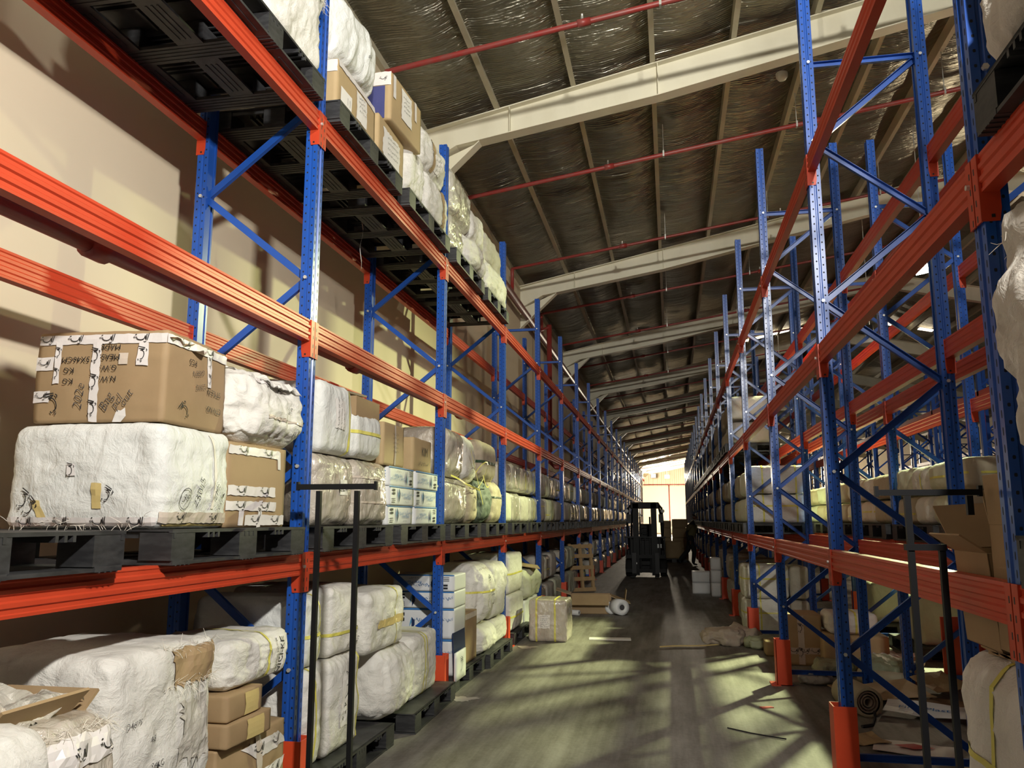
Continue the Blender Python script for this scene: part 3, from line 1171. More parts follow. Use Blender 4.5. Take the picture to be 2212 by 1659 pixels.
p = bale('large white bale with handwritten 39 in a circle, under the printed carton', (-2.66, -1.99), (2.95, 3.50), (PT, PT + .42), rot=.04, r=.04, bulge=.03, amp=.010, n=36, mat='cool_weave')
p.text('+x', '39', -.50, -.42, .045, 0, 'grey_ink', .2)
v, f = ribbon([(.034 * math.cos(t / 24 * 6.6), .043 * math.sin(t / 24 * 6.6)) for t in range(25)], .003)
p._flat('+x', (v, f), -.50, -.42, 0, 'grey_ink', 'ring')
p.text('+x', '23015', -.12, -.28, .05, 1.35, 'grey_ink', .2)
p.text('+x', 'EMS', .40, -.25, .045, 1.2, 'grey_ink', .2)
p.text('+x', '55EK', .62, -.45, .045, 1.2, 'grey_ink', .2)
p.patch('-y', .18, .31, -.62, -.14, 'yellow_tape', 'tape', 'yellow packing tape', .01)
p.patch('-y', -.58, -.46, -.78, -.46, 'yellow_tape', 'tape', 'yellow packing tape', .01, -.1)
p.taped('-y', -.95, .98, -.95, -.78, 4, size=.07)
p.taped('+x', -1, .9, -.88, -.68, 2, 'clear_tape', .07)
p.taped('-y', -.16, -.04, .0, .22, 1, size=.06, vert=True)
p.script('-y', -.72, -.45, .09, 1.2)
p.script('-y', .40, -.36, .07, 1.2)
p.script('-y', -.62, -.60, .09, 1.0)
p.patch('+x', -.9, .98, -.995, -.9, 'yellow_tape', 'tape', 'yellow packing tape', .02)
p.patch('+x', .30, .36, -.6, .95, 'fiber', 'seam_cord')
p.fibres('-y', -1, .9, -.93, 90, .1, 3)

p = carton('taped_carton', 'brown carton banded with white tape under the torn sack', (-2.55, -2.0), (3.53, 4.07), (PT, PT + .40), rot=-.05, bulge=.012, amp=.004)
p.taped('+x', -.98, .7, .72, .92, 2, size=.08)
p.taped('+x', -.98, .55, -.25, -.02, 2, size=.08)
p.taped('+x', -.98, .6, -.60, -.38, 2, size=.08)
p.taped('+x', -.4, .95, -.95, -.70, 2, size=.08)
p.taped('+x', .0, .12, -.98, -.35, 1, size=.06, vert=True)
p.patch('+x', -.6, -.45, -.95, -.5, 'tape', 'tape')
p.patch('+x', .62, .74, .45, .9, 'tape', 'tape')
p = bale('torn white sack slumped on the taped carton beside the first full post', (-2.55, -1.93), (3.53, 4.18), (PT + .40, PT + .76), name='torn_sack', cat='sack', r=.13, bulge=.035, amp=.028, freq=7, n=40, seed=77, tilt=-.25)
p.text('+x', '22', .35, .08, .045, 0, 'grey_ink', .2)
p.text('+x', 'FUL', .55, -.55, .045, .2, 'grey_ink', .2)
p.taped('+x', -.6, .5, .62, .84, 2, size=.09)
p.patch('+x', -.5, .95, -.28, -.20, 'clear_tape', 'tape', None, .02)
p.fibres('+x', -.6, .9, .9, 50, .06, 4)
crumple('torn_cloth', p.o, (.12, .02, .36), .34, .5, .04, 'white_weave', 12, (.0, .35, .0), 22)
# torn carton showing out of the sack
mb = MB()
mb.box(-.28, .02, .05, .27, .33, .345, Matrix.Rotation(.12, 4, 'X'))
mb.box(-.01, .012, -.02, .27, .29, .41)
mb.box(-.28, -.27, .05, .27, .28, .40)
obj('carton_inside', mb.mesh('carton_inside', 'cardboard'), p.o, label='brown carton edge showing through the tear')

# --- bay two, lower beam level
G1 = dict(name='wrapped_bale', r=.07, bulge=.03, amp=.014, freq=7, n=32)
p = bale('brown bale in clear film with sideways label, next to the blue post', (-2.5, -1.99), (4.44, 5.03), (PT, PT + .42), 'clear_wrap', **G1)
p.patch('+x', -.05, .38, -.12, .32, 'paper', 'label')
p.text('+x', 'YA732', .16, .10, .06, math.pi + .05)
p.strap(0, .4, .012, 'clear_tape')
p = bale('brown bale in clear film with torn corner, behind the black stand', (-2.5, -1.99), (5.08, 5.66), (PT, PT + .43), 'clear_wrap', **G1)
p.strap(2, .45, .014, 'clear_tape')
p.strap(2, -.3, .014, 'clear_tape')
p = bale('tall white bale with yellow strap and paper label, on the film-wrapped bale', (-2.5, -1.99), (4.50, 4.97), (PT + .43, PT + .86), 'cool_weave', r=.05, stretch=(1, 1, .4), n=34)
p.strap(1, .62, .022)
p.patch('+x', -.35, .3, -.3, .55, 'paper', 'label', None, .01)
p.scrawl('+x', -.05, .1, .22, 3, .04, 1.45)
p = bale('white bale with yellow strap and open brown top, under the loose board', (-2.45, -1.99), (5.04, 5.52), (PT + .44, PT + .74), 'cool_weave', r=.06, stretch=(1, 1, .4), n=30)
p.strap(2, .1, .022)
obj('carton_top', MB().box(-.22, .22, -.22, .22, .27, .40).mesh('carton_top', 'cardboard'), p.o, label='brown carton top left bare')
mb = MB()
mb.box(-.35, .12, -.30, .52, 0, .014)
o = thing('loose_board', 'thin grey fibreboard lying on top of the tall white bales', 'board', (-2.2, 4.93, PT + .87), (.05, .10, 0), None, mb.mesh('loose_board', 'fiberboard'))
p = carton('ribbed_carton', 'upright tan carton with black print, standing on the white printed boxes', (-2.40, -2.0), (5.60, 6.06), (PT + .425, PT + .735), 'tan_cardboard')
p.scrawl('+x', .0, .1, .12, 5, .032)
p.patch('+x', -.05, .1, -.95, .95, 'clear_tape', 'tape')
p = carton('stencilled_carton', 'tan carton marked KIM on top of the white printed boxes', (-2.42, -2.0), (6.30, 6.80), (PT + .425, PT + .69), 'tan_cardboard')
p.text('+x', 'KIM', .1, .2, .10)
p.scrawl('+x', -.1, -.55, .24, 1, size=.04)
p = bale('grey film-wrapped bale behind the tan stencilled carton', (-2.72, -2.5), (6.0, 6.85), (PT, PT + .82), 'clear_wrap', name='wrapped_bale', n=20)
ARAB = '\u0641\u064a\u0631\u0633\u062a \u0628\u0644\u0627\u0633\u062a\u064a\u0643'
ARAB2 = '\u0642\u0641\u0627\u0632\u0627\u062a'


def fp_box(x, y, z, label, face='+x', flip=False, rot=0.0, group='white printed boxes'):
    q = carton('printed_box', label, x, y, z, 'white_board', bulge=.003, amp=.0015, r=.004, n=10, rot=rot, group=group)
    s = -1 if flip else 1
    R = math.pi if flip else 0
    hr = q.h[1] if face == '+x' else q.h[0]
    q.patch(face, -1, 1, .90, 1, 'print_blue', 'printed_edge')
    for dx, m in ((0, 'print_navy'), (1, 'print_sky')):
        tri = [(0, .055), (0, -.055), (.028, -.01), (.028, .025)] if dx == 0 else [(0, .055), (0, .01), (-.02, -.03), (-.014, .02)]
        q._flat(face, (tri, [(0, 1, 2, 3)]), s * (-.10 / hr), 0, R, m, 'logo')
    q.text(face, 'First Plastic', s * .35, s * -.12, .036, R, 'print_blue')
    q.text(face, ARAB, s * .35, s * .32, .034, R, 'print_blue')
    q.scrawl(face, s * .3, s * -.62, .09, 1, mat='ink', size=.016, rot=R)
    for e, b_ in ((-.80, .5), (-.80, .15)):
        q.patch(face, min(s * e, s * (e + .2)), max(s * e, s * (e + .2)), min(s * b_, s * (b_ + .22)), max(s * b_, s * (b_ + .22)), 'ink', 'printed_icons')
    for b_ in (-.3, -.5, -.7):
        q.patch(face, min(s * -.85, s * -.6), max(s * -.85, s * -.6), b_ * s - .03, b_ * s + .03, 'grey_ink', 'printed_line')
    if face == '+x':
        for b_ in (.5, .2, -.1, -.4):
            q.patch('-y', .45, .9, b_, b_ + .06, 'print_blue', 'printed_line')
    return q


for c, (y0, y1, nm) in enumerate(((5.71, 6.30, 'nearer'), (6.335, 6.97, 'farther'))):
    for r in range(3):
        z = PT + .141 * r
        fp_box((-2.42, -2.0 + .006 * ((r * 2 + c) % 3)), (y0, y1), (z, z + .138), f'white printed plastic-goods box, {("bottom", "middle", "top")[r]} of the {nm} stack on the lower beams', flip=((r + c) % 2 == 1) if c else r == 2)

# --- bay three, lower beam level
for j, y in enumerate((7.72, 9.15)):
    pallet(DK + .02, y, PZ, ['black plastic pallet under the film-wrapped bales and loose yellow strap', 'black plastic pallet under the green sack and beige sack'][j])
GS = dict(r=.09, bulge=.03, amp=.014, freq=7, n=26)
bale('upright brown bale in shiny clear film, topmost in the third bay', (-2.5, -1.99), (7.22, 7.90), (PT + .43, PT + .88), 'clear_wrap', name='wrapped_bale', **GS)
p = bale('white sack with knotted top beside the shiny brown bale', (-2.5, -2.0), (7.96, 8.58), (PT + .41, PT + .90), 'white_weave', name='tied_sack', cat='sack', r=.12, bulge=.02, amp=.016, n=26, tilt=-.2)
p.scrawl('+x', .1, -.1, .26, 1, rot=1.4, size=.035)
p = bale('brown cloth sack with a dark strap, topmost above the beige sack', (-2.5, -2.0), (8.64, 9.45), (PT + .46, PT + .90), 'brown_sack', name='cloth_sack', cat='sack', **GS)
p.strap(2, -.1, .03, 'dark_strap')
p = bale('film-wrapped bale with small paper tag, bottom of the third bay', (-2.5, -1.99), (7.2, 8.05), (PT, PT + .42), 'clear_wrap', name='wrapped_bale', **GS)
p.patch('+x', .35, .7, -.1, .3, 'paper', 'label')
p.text('+x', 'A3', .52, .1, .08)
p = bale('pale yellowish bale with a drawn circle, beside the green sack', (-2.5, -2.0), (8.08, 8.50), (PT, PT + .40), 'beige_sack', **GS)
v, f = ribbon([(.06 * math.cos(t / 14 * 6.4), .07 * math.sin(t / 14 * 6.4)) for t in range(15)], .007)
p._flat('+x', (v, f), 0, 0, 0, 'grey_ink', 'ring')
bale('dark green sack squeezed between the pale bales', (-2.5, -1.98), (8.53, 9.12), (PT, PT + .45), 'green_sack', name='green_sack', cat='sack', r=.13, bulge=.04, amp=.02, n=28)
p = bale('beige cloth sack with a dark strap, standing by the third full post', (-2.5, -1.99), (9.15, 9.74), (PT, PT + .46), 'beige_sack', name='cloth_sack', cat='sack', **GS)
p.strap(2, .25, .02, 'dark_strap')
mb = MB()


def strap_curve(mb, pts, w=.016):
    n = len(pts)
    for i in range(n - 1):
        a, c = Vector(pts[i]), Vector(pts[i + 1])
        s_ = Vector((0, .004, w / 2))
        mb.add([a - s_, c - s_, c + s_, a + s_], [(0, 1, 2, 3)])


loop = [(-1.93 + .06 * math.sin(t * .5), 8.15 + .36 * (1 - math.cos(t * .42)) * .8, PT + .50 + .13 * math.sin(t * .42)) for t in range(14)]
strap_curve(mb, loop)
strap_curve(mb, [(-1.93, 7.95 + .08 * i, PT + .72 - .075 * i) for i in range(8)])
strap_curve(mb, [(-1.93, 8.5 + .05 * i, PT + .50 - .12 * math.sin(i * .35)) for i in range(10)])
strap_curve(mb, [(-1.93 + .01 * math.sin(i), 7.2 + .14 * i, PT + .43 - .012 * i) for i in range(9)])
thing('loose_strap', 'loose yellow plastic strap curling in front of the green sack', 'strap', me=mb.mesh('loose_strap', 'yellow_strap'))

# --- bays further along the wall-side rack, lower beam level
WR = ['clear_wrap', 'pale_wrap', 'green_tint_weave', 'pale_wrap', 'dusty_weave', 'cool_weave']


def tier(side, bay, xr, y0, y1, z0, cnt, hgt, tiername, mats, place, n=12, grp=None, strap_p=.3):
    ws = [random.uniform(.8, 1.2) for _ in range(cnt)]
    tot = sum(ws)
    y = y0
    out = []
    for j, w in enumerate(ws):
        L = (y1 - y0) * w / tot
        h = hgt * random.uniform(.90, .985)
        m = random.choice(mats)
        colour = {'clear_wrap': 'brown film-wrapped', 'pale_wrap': 'pale film-wrapped', 'green_tint_weave': 'greenish cloth', 'dusty_weave': 'dusty grey cloth', 'cool_weave': 'white cloth', 'white_weave': 'white cloth', 'beige_sack': 'beige cloth', 'cardboard': 'brown cardboard', 'brown_sack': 'brown cloth'}[m]
        q = bale(f'{colour} bale, {ORD[j]} in the {tiername} row of the {ORD[bay]} bay, {place}', xr, (y + .022, y + L - .022), (z0, z0 + h), m, n=n, r=.06, bulge=.014, amp=.013, freq=7, group=grp, stretch=(1, 1, .6), rot=random.uniform(-.02, .02))
        if random.random() < strap_p:
            q.strap(random.choice((1, 2)), random.uniform(-.4, .4), .016, n=6)
        out.append(q)
        y += L
    return out


for i in range(2, 12):
    ya, yb = YL(i) + .08, YL(i + 1) - .08
    bay = i + 1
    full = i < 6
    for j in range(2):
        pallet(DK + .02, ya + .63 + 1.36 * j, PZ, f'black plastic pallet on the lower beams, {ORD[j]} in the {ORD[bay]} bay of the wall-side rack', 'black pallets on the lower beams', full)
    nn_ = 18 if i < 5 else (12 if i < 8 else 8)
    pl = 'wall-side lower beams'
    tier('L', bay, (-2.5, -1.97 - random.uniform(0, .05)), ya, yb, PT, 4 if i < 4 else 3, .39, 'bottom', WR, pl, nn_, 'bales on the wall-side lower beams')
    tier('L', bay, (-2.5, -1.99 - random.uniform(0, .05)), ya, yb - (0 if i < 4 else random.uniform(0, .8)), PT + .41, 4 if i == 2 else 3, .37, 'upper', WR, pl, nn_, 'bales on the wall-side lower beams')

# --- top beam level: three loaded bays
PZ3 = ZL[2] + .211
PT3 = PZ3 + PLH + .001
for i, ys in enumerate(((2.1, 3.55), (4.98, 6.35), (7.78, 9.15))):
    for j, y in enumerate(ys):
        pallet(DK + .03, y, PZ3, f'black plastic pallet on the top beams, {ORD[j]} in the {ORD[i]} bay of the wall-side rack', 'black pallets on the top beams')
TB = dict(r=.08, bulge=.03, amp=.02, freq=7, n=32)
p = bale('white fabric sack overhanging its pallet on the top beams, first bay', (-2.6, -1.93), (3.5, 4.17), (PT3, PT3 + .72), 'white_weave', name='fabric_sack', cat='sack', **TB)
p.script('+x', .6, .2, .08, .3)
p.fibres('+x', .6, 1, .3, 40, .08, 9)
bale('white bale at the near end of the top beams, first bay', (-2.6, -1.95), (2.75, 3.47), (PT3, PT3 + .68), 'white_weave', **TB)
p = carton('taped_carton', 'tan carton with white tape and labels under the big white sack, top beams', (-2.5, -1.95), (4.45, 5.12), (PT3, PT3 + .32), 'tan_cardboard', n=20)
p.taped('-y', -.9, 1, .45, .95, 1, size=.09)
p.patch('+x', -.95, .95, .75, .98, 'tape', 'tape', None, .02)
p.patch('+x', -.85, -.35, -.6, .0, 'paper', 'label')
for k in range(9):
    p.patch('+x', -.55 + .018 * k, -.545 + .018 * k, -.5, -.2, 'ink', 'barcode')
p.patch('+x', -.1, .45, -.55, .65, 'paper', 'label', None, .02)
p.scrawl('+x', .15, .2, .10, 4, .03, .15)
p = bale('big crumpled white sack on the taped carton, top beams of the second bay', (-2.6, -1.95), (4.40, 5.14), (PT3 + .33, PT3 + .80), 'cool_weave', name='fabric_sack', cat='sack', r=.13, bulge=.04, amp=.026, freq=6, n=40, seed=31, stretch=(1, 1.5, .5))
p.script('-y', .3, .5, .09, .2)
p.script('+x', .2, -.1, .06, .5)
p = carton('tilted_carton', 'tan carton with an indigo band jutting out above its neighbours, top beams', (-2.45, -1.88), (5.30, 5.92), (PT3 + .33, PT3 + .70), 'tan_cardboard', rot=-.06, n=20)
p.patch('-y', .25, .85, -.95, .40, 'indigo_band', 'band', 'indigo printed band')
p.taped('-y', .2, 1, .42, .98, 2, size=.06)
p.text('-y', 'ORL', .4, -.85, .06, 0)
p.patch('+x', -.4, .25, -.5, .8, 'paper', 'label', None, .02)
p.scrawl('+x', -.08, .25, .12, 4, .035, .1)
p.patch('+x', -.9, -.75, .0, .95, 'tape', 'tape')
p.patch('+x', .45, .6, .1, .95, 'tape', 'tape')
p = carton('torn_carton', 'tan carton with torn white wrapping, under the jutting indigo-banded carton', (-2.5, -1.94), (5.16, 5.72), (PT3, PT3 + .32), 'tan_cardboard', n=18)
p.patch('+x', -.7, .6, -.8, .6, 'paper', 'label', None, .05)
p.scrawl('+x', 0, .0, .22, 4, .04, .1)
bale('white crumpled bale beside the torn carton, top beams of the second bay', (-2.5, -1.95), (5.76, 6.24), (PT3, PT3 + .44), 'white_weave', **TB)
p = bale('torn white sack with brown carton showing, end of the second bay, top beams', (-2.5, -1.93), (6.27, 6.98), (PT3, PT3 + .40), 'white_weave', name='torn_sack', cat='sack', **TB)
p.patch('+x', .2, .5, -.9, .8, 'cardboard', 'bare_carton', 'brown carton showing through the tear', .03, -.15)
p = bale('white bale with paper label, uppermost beside the second full post', (-2.5, -1.95), (6.2, 6.95), (PT3 + .42, PT3 + .78), 'white_weave', **TB)
p.patch('+x', -.2, .35, -.7, .1, 'paper', 'label')
p.scrawl('+x', .08, -.3, .12, 3, .04, .2)
p.patch('+x', -.35, -.15, -.9, .9, 'tan_cardboard', 'bare_carton')
p = bale('pale film-wrapped bale, uppermost in the third bay of the top beams', (-2.5, -1.96), (7.15, 7.98), (PT3 + .38, PT3 + .80), 'pale_wrap', name='wrapped_bale', **TB)
p.strap(1, -.4, .02, 'clear_tape')
bale('pale film-wrapped bale at the bottom near the second full post, top beams', (-2.5, -1.97), (7.15, 7.66), (PT3, PT3 + .37), 'pale_wrap', name='wrapped_bale', **TB)
bale('white slumped sack in the middle of the third bay, top beams', (-2.5, -1.92), (7.7, 8.56), (PT3, PT3 + .36), 'white_weave', name='fabric_sack', cat='sack', r=.12, bulge=.04, amp=.024, n=32)
bale('white upright sack above the slumped one, third bay of the top beams', (-2.5, -1.97), (8.02, 8.62), (PT3 + .38, PT3 + .74), 'white_weave', name='fabric_sack', cat='sack', **TB)
bale('brown creased sack at the back of the third bay, top beams', (-2.5, -1.98), (8.66, 9.6), (PT3 + .35, PT3 + .72), 'dusty_weave', name='fabric_sack', cat='sack', **TB)
p = bale('white sack closing the third bay of the top beams', (-2.5, -1.92), (8.6, 9.72), (PT3, PT3 + .36), 'white_weave', name='fabric_sack', cat='sack', **TB)

# --- floor, first bay
pallet(DK + .05, 2.3, 0, 'black floor pallet under the torn film-wrapped bale, first bay')
pallet(DK + .05, 3.58, 0, 'black floor pallet under the taped carton, first bay')
FT = PLH + .001
p = bale('big white bale with handwriting, its corner torn open to the carton inside', (-2.62, -1.96), (2.72, 3.42), (FT, .98), 'white_weave', r=.06, bulge=.025, amp=.014, n=40, seed=14)
p.text('+x', 'ID48075', -.62, .42, .03, 0, 'grey_ink', .2)
p.text('+x', '48K', -.3, .25, .032, 0, 'grey_ink', .2)
p.text('+x', '34KG', -.25, .02, .032, 0, 'grey_ink', .2)
p.patch('+x', -.7, -.15, -.72, -.30, 'paper', 'label', None, .01)
p.text('+x', 'GROSS', -.45, -.36, .025, .1, 'grey_ink')
p.script('+x', -.3, -.62, .10, 0)
p.text('+x', 'V', .45, -.15, .09, 0, 'grey_ink', .3)
p.patch('+x', .05, .96, .62, .97, 'cardboard', 'bare_carton', 'brown carton showing through the tear', .03)
p.patch('+x', .2, .8, -.1, .5, 'dusty_weave', 'torn_flap', 'torn hanging flap of white fabric', .06)
p.fibres('+x', -.1, 1, .62, 110, .07, 21)
p.fibres('+x', -.1, 1, .98, 70, .07, 22)
p = bale('film-wrapped bale with torn open top and XS 12 shipping label', (-2.36, -1.80), (2.05, 2.58), (FT, .86), 'clear_wrap', name='wrapped_bale', r=.09, bulge=.03, amp=.022, n=40, seed=5)
p.patch('+x', -.75, .0, -.1, .5, 'paper', 'label', None, .02)
p.text('+x', 'SHIPPING MARK', -.38, .40, .026, .02)
p.text('+x', 'CARTON NO', -.46, .31, .026, .02)
p.text('+x', 'XS 12', -.40, .06, .07, .05, 'ink', .3)
p.patch('+x', .08, .55, .0, .55, 'paper', 'label', None, .03)
p.script('+x', .32, .28, .14, 1.4)
p.patch('+x', -.95, .95, .66, .90, 'tape', 'tape', None, .02)
for a in (-.8, -.5, .1, .6):
    p.script('+x', a, .76, .07)
p.patch('+x', -.1, .35, -.95, -.1, 'tan_cardboard', 'bare_carton', 'brown carton showing under the film', .05)
p.text('+x', 'XP24023', .15, -.32, .05, .1, 'ink', .3)
p.fibres('+x', -1, 1, .97, 140, .07, 8)
mb = MB()
mb.box(-.22, .17, 0, .010, 0, .10, Matrix.Translation((0, .20, .715)) @ Matrix.Rotation(-.9, 4, 'X'))
mb.box(0, .010, -.18, .18, 0, .11, Matrix.Translation((.13, 0, .72)) @ Matrix.Rotation(.75, 4, 'Y'))
mb.box(-.010, 0, -.18, .18, 0, .14, Matrix.Translation((-.20, 0, .715)) @ Matrix.Rotation(-.7, 4, 'Y'))
obj('open_flap', mb.mesh('open_flap', 'cardboard'), p.o, label='open brown carton flaps')
crumple('torn_film', p.o, (-.02, -.02, .745), .46, .44, .045, 'pale_wrap', 3, (.05, .05, .2), 30, 'torn crinkled film heaped on the top')
crumple('torn_film', p.o, (.15, -.12, .71), .30, .34, .05, 'clear_wrap', 6, (.1, .5, .4), 26)
p = bale('rounded white sack on the floor in front of the torn bale', (-2.2, -1.58), (1.45, 2.03), (.0, .95), 'white_weave', name='fabric_sack', cat='sack', r=.10, bulge=.03, amp=.015, n=34)
p.fibres('+x', .4, 1, .3, 60, .1, 15)
p = bale('white bale labelled NICI beside the first full post, on brown flat cartons', (-2.4, -1.95), (3.52, 4.08), (.715, .93), 'white_weave', r=.05, bulge=.02, amp=.016, n=34)
p.patch('+x', .25, .95, -.98, .75, 'paper', 'label', None, .02)
p.text('+x', 'NICI-KE', .62, -.1, .05, 1.45, 'grey_ink')
p.text('+x', 'SHIPPING MARK', .45, -.1, .024, 1.5, 'grey_ink')
p.strap(1, .2, .016)
p = carton('flat_carton', 'shallow brown carton, upper of two beside the labelled white bale', (-2.4, -1.92), (3.47, 3.78), (.60, .712), 'cardboard', n=14, group=None)
p.patch('+x', -.1, .7, -.85, .85, 'yellow_tape', 'tape', 'yellow packing tape', .02)
p = carton('flat_carton', 'shallow brown carton, lower of two on the big taped carton', (-2.42, -1.90), (3.46, 3.84), (.495, .597), 'cardboard', n=14, rot=-.03)
p.patch('+x', -.2, .6, -.85, .85, 'yellow_tape', 'tape', 'yellow packing tape', .02)
p = carton('crushed_carton', 'crushed brown carton criss-crossed with tape, behind the first full post', (-2.45, -1.95), (3.45, 4.10), (FT, .492), 'cardboard', amp=.010, bulge=.02, n=26)
p.taped('+x', -.2, .9, .35, .75, 2, size=.09, skew=-.4)
p.taped('+x', -.7, .9, -.35, .0, 3, size=.09, skew=.3)
p.taped('+x', -.8, .2, -.9, -.55, 2, 'clear_tape', .09, skew=.2)
p.patch('+x', .0, .15, -.95, .9, 'clear_tape', 'tape')

# --- floor, second bay
pallet(DK + .07, 4.95, 0, 'black floor pallet under the stacked white strapped bales, second bay')
pallet(DK + .12, 6.40, 0, 'black floor pallet jutting into the aisle, second bay', rot=.02)
FB = dict(r=.05, bulge=.022, amp=.013, freq=8, n=32)
p = bale('white bale with vertical tape and label, upper one just behind the first full post', (-2.66, -2.0), (4.37, 4.62), (.66, 1.05), 'cool_weave', **FB)
p.strap(2, -.1, .018)
p.strap(1, .5, .014)
p.patch('+x', -.5, .1, -.5, .35, 'paper', 'label')
p.scrawl('+x', -.2, -.05, .2, 2, .03, 1.45, size=.025)
p = bale('plump white bale with low yellow strap, upper one between the black stand poles', (-2.6, -1.96), (4.66, 5.12), (.68, 1.08), 'white_weave', **FB)
p.strap(2, -.35, .018)
p.scrawl('+x', .5, -.6, .16, 2, .045, .3, 'ink', .035)
p = bale('plain white bale, lower one just behind the first full post', (-2.6, -1.97), (4.37, 4.59), (FT, .655), 'white_weave', **FB)
p.strap(1, -.2, .016)
p = bale('white bale with framed stencil, lower one between the black stand poles', (-2.6, -1.95), (4.62, 5.12), (FT, .67), 'white_weave', **FB)
p.patch('+x', -.4, .4, -.45, .6, 'paper', 'label', None, .01)
p.scrawl('+x', 0, .1, .24, 3, .05, 1.4, size=.035)
p.strap(1, .75, .016)
p = bale('white bale with two yellow bands, upper one past the black stand', (-2.5, -1.95), (5.25, 5.95), (.60, 1.0), 'white_weave', r=.05, bulge=.022, amp=.015, freq=8, n=34)
p.strap(1, .45, .018)
p.patch('+x', -.6, .9, -.2, .06, 'yellow_tape', 'tape', 'wide yellowish tape band', .02)
bale('slumped white bale, lower one at the pallet end past the black stand', (-2.5, -1.90), (5.50, 6.14), (FT, .59), 'white_weave', r=.12, bulge=.035, amp=.02, n=36)
p = bale('white bale with double yellow strap on the jutting pallet', (-2.5, -1.93), (6.16, 6.80), (FT, .60), 'white_weave', **FB)
p.strap(1, -.2, .016)
p.strap(1, -.02, .016)
# printed boxes at the end of the second bay, seen end on
pallet(DK + .05, 7.82, 0, 'black floor pallet under the printed boxes, third bay')
for r, (z0, z1) in enumerate(((FT, .44), (.445, .70), (.705, .845), (.85, .99))):
    q = fp_box((-2.46, -1.90), (7.24, 7.66), (z0, z1), f'white printed plastic-goods box, {("bottom", "second", "third", "top")[r]} of the floor stack in the third bay', '-y', flip=(r == 3), group='white printed boxes on the floor')
p = carton('brown_carton', 'brown carton standing on the floor pallet beyond the second full post', (-2.4, -1.93), (7.70, 8.25), (FT, .60), 'cardboard', n=14)
p.patch('+x', -.9, .9, .75, .97, 'clear_tape', 'tape')
mb = MB()
mb.box(0, .008, 0, .42, 0, .36)
thing('blue_sheet', 'dark blue sheet leaning on the brown carton by the second full post', 'sheet', (-1.885, 7.20, FT), (0, -.05, 0), None, mb.mesh('blue_sheet', 'print_navy'))
p = carton('printed_board', 'white printed board leaning at the foot of the second full post', (-1.87, -1.855), (7.15, 7.52), (.10, .34), 'white_board', r=.003, bulge=0, amp=0, n=4)
p.script('+x', .1, .0, .14, 1.4, 'grey_ink')
# --- floor, third bay
pallet(DK + .10, 9.02, 0, 'black floor pallet under the rounded taped sack, third bay')
p = bale('tall rounded white sack with torn top and tape, on the third-bay pallet', (-2.45, -1.90), (8.30, 8.95), (.42, 1.02), 'white_weave', name='fabric_sack', cat='sack', r=.16, bulge=.04, amp=.02, n=32)
p.script('+x', -.3, .5, .09, .4)
p.strap(2, .1, .02)
v, f = ribbon([(.05 * math.cos(t / 14 * 6.4), .05 * math.sin(t / 14 * 6.4)) for t in range(15)], .006)
p._flat('+x', (v, f), .2, -.2, 0, 'grey_ink', 'ring')
p.fibres('+x', -.8, .8, .95, 60, .06, 31)
bale('flattened white sack under the tall rounded one, third bay', (-2.5, -1.88), (8.28, 9.0), (FT, .41), 'white_weave', name='fabric_sack', cat='sack', r=.1, bulge=.03, amp=.02, n=26)
bale('torn white sack leaning behind the tall rounded one, third bay', (-2.5, -1.93), (9.0, 9.72), (.40, 1.0), 'white_weave', name='torn_sack', cat='sack', r=.1, bulge=.03, amp=.024, n=26)
bale('white bale at the pallet bottom by the third full post', (-2.5, -1.92), (9.02, 9.72), (FT, .395), 'white_weave', n=22)
# --- floor, fourth bay
pallet(DK + .05, 10.6, 0, 'black floor pallet, first in the fourth bay')
p = bale('white bale with yellow straps, upper one in the fourth floor bay', (-2.5, -1.95), (10.0, 10.9), (.58, 1.06), 'white_weave', n=24)
p.strap(2, .0, .02)
p = bale('white bale with yellow straps, lower one in the fourth floor bay', (-2.5, -1.93), (10.02, 10.88), (FT, .57), 'white_weave', n=24)
p.strap(2, -.2, .02)
bale('crumpled white sack under a bent carton, fourth floor bay', (-2.5, -1.9), (11.05, 12.3), (.42, .80), 'green_tint_weave', name='fabric_sack', cat='sack', r=.12, bulge=.03, amp=.026, n=26)
carton('white_carton', 'white carton under the crumpled sack, fourth floor bay', (-2.5, -1.95), (11.1, 12.2), (0, .41), 'white_board', n=8)
mb = MB()
mb.box(-.3, .3, -.4, .4, 0, .012, Matrix.Rotation(.15, 4, 'Y'))
thing('bent_carton', 'bent brown carton sheet on the crumpled sack, fourth floor bay', 'cardboard', (-2.15, 11.7, .855), (0, 0, .2), None, mb.mesh('bent_carton', 'tan_cardboard'))
FW = ['dusty_weave', 'cool_weave', 'pale_wrap', 'green_tint_weave', 'dusty_weave', 'clear_wrap']
for i in range(3, 12):
    ya, yb = YL(i) + .1, YL(i + 1) - .1
    bay = i + 1
    if i == 5:
        yb -= 1.2
    nn_ = 14 if i < 5 else 8
    tier('L', bay, (-2.5, -2.02), ya, yb, 0.0, 3, .48, 'bottom', FW, 'wall-side floor', nn_, 'bales on the wall-side floor')
    tier('L', bay, (-2.5, -2.04), ya, yb - random.uniform(0, .7), .51, 3, .42, 'upper', FW, 'wall-side floor', nn_, 'bales on the wall-side floor')

# ------------------------------------------------------------------ goods in the aisle
p = bale('square film-wrapped carton with two yellow straps, standing alone on the aisle floor', (-1.76, -1.29), (10.35, 10.85), (0, .50), 'clear_wrap', name='wrapped_carton', cat='box', r=.03, bulge=.015, amp=.012, n=30)
p.strap(0, -.6, .022)
p.strap(0, .38, .022)
p.patch('-y', -.5, .12, -.35, .30, 'paper', 'label', None, .02)
p.scrawl('-y', -.19, -.02, .10, 6, .024, .1, size=.018)

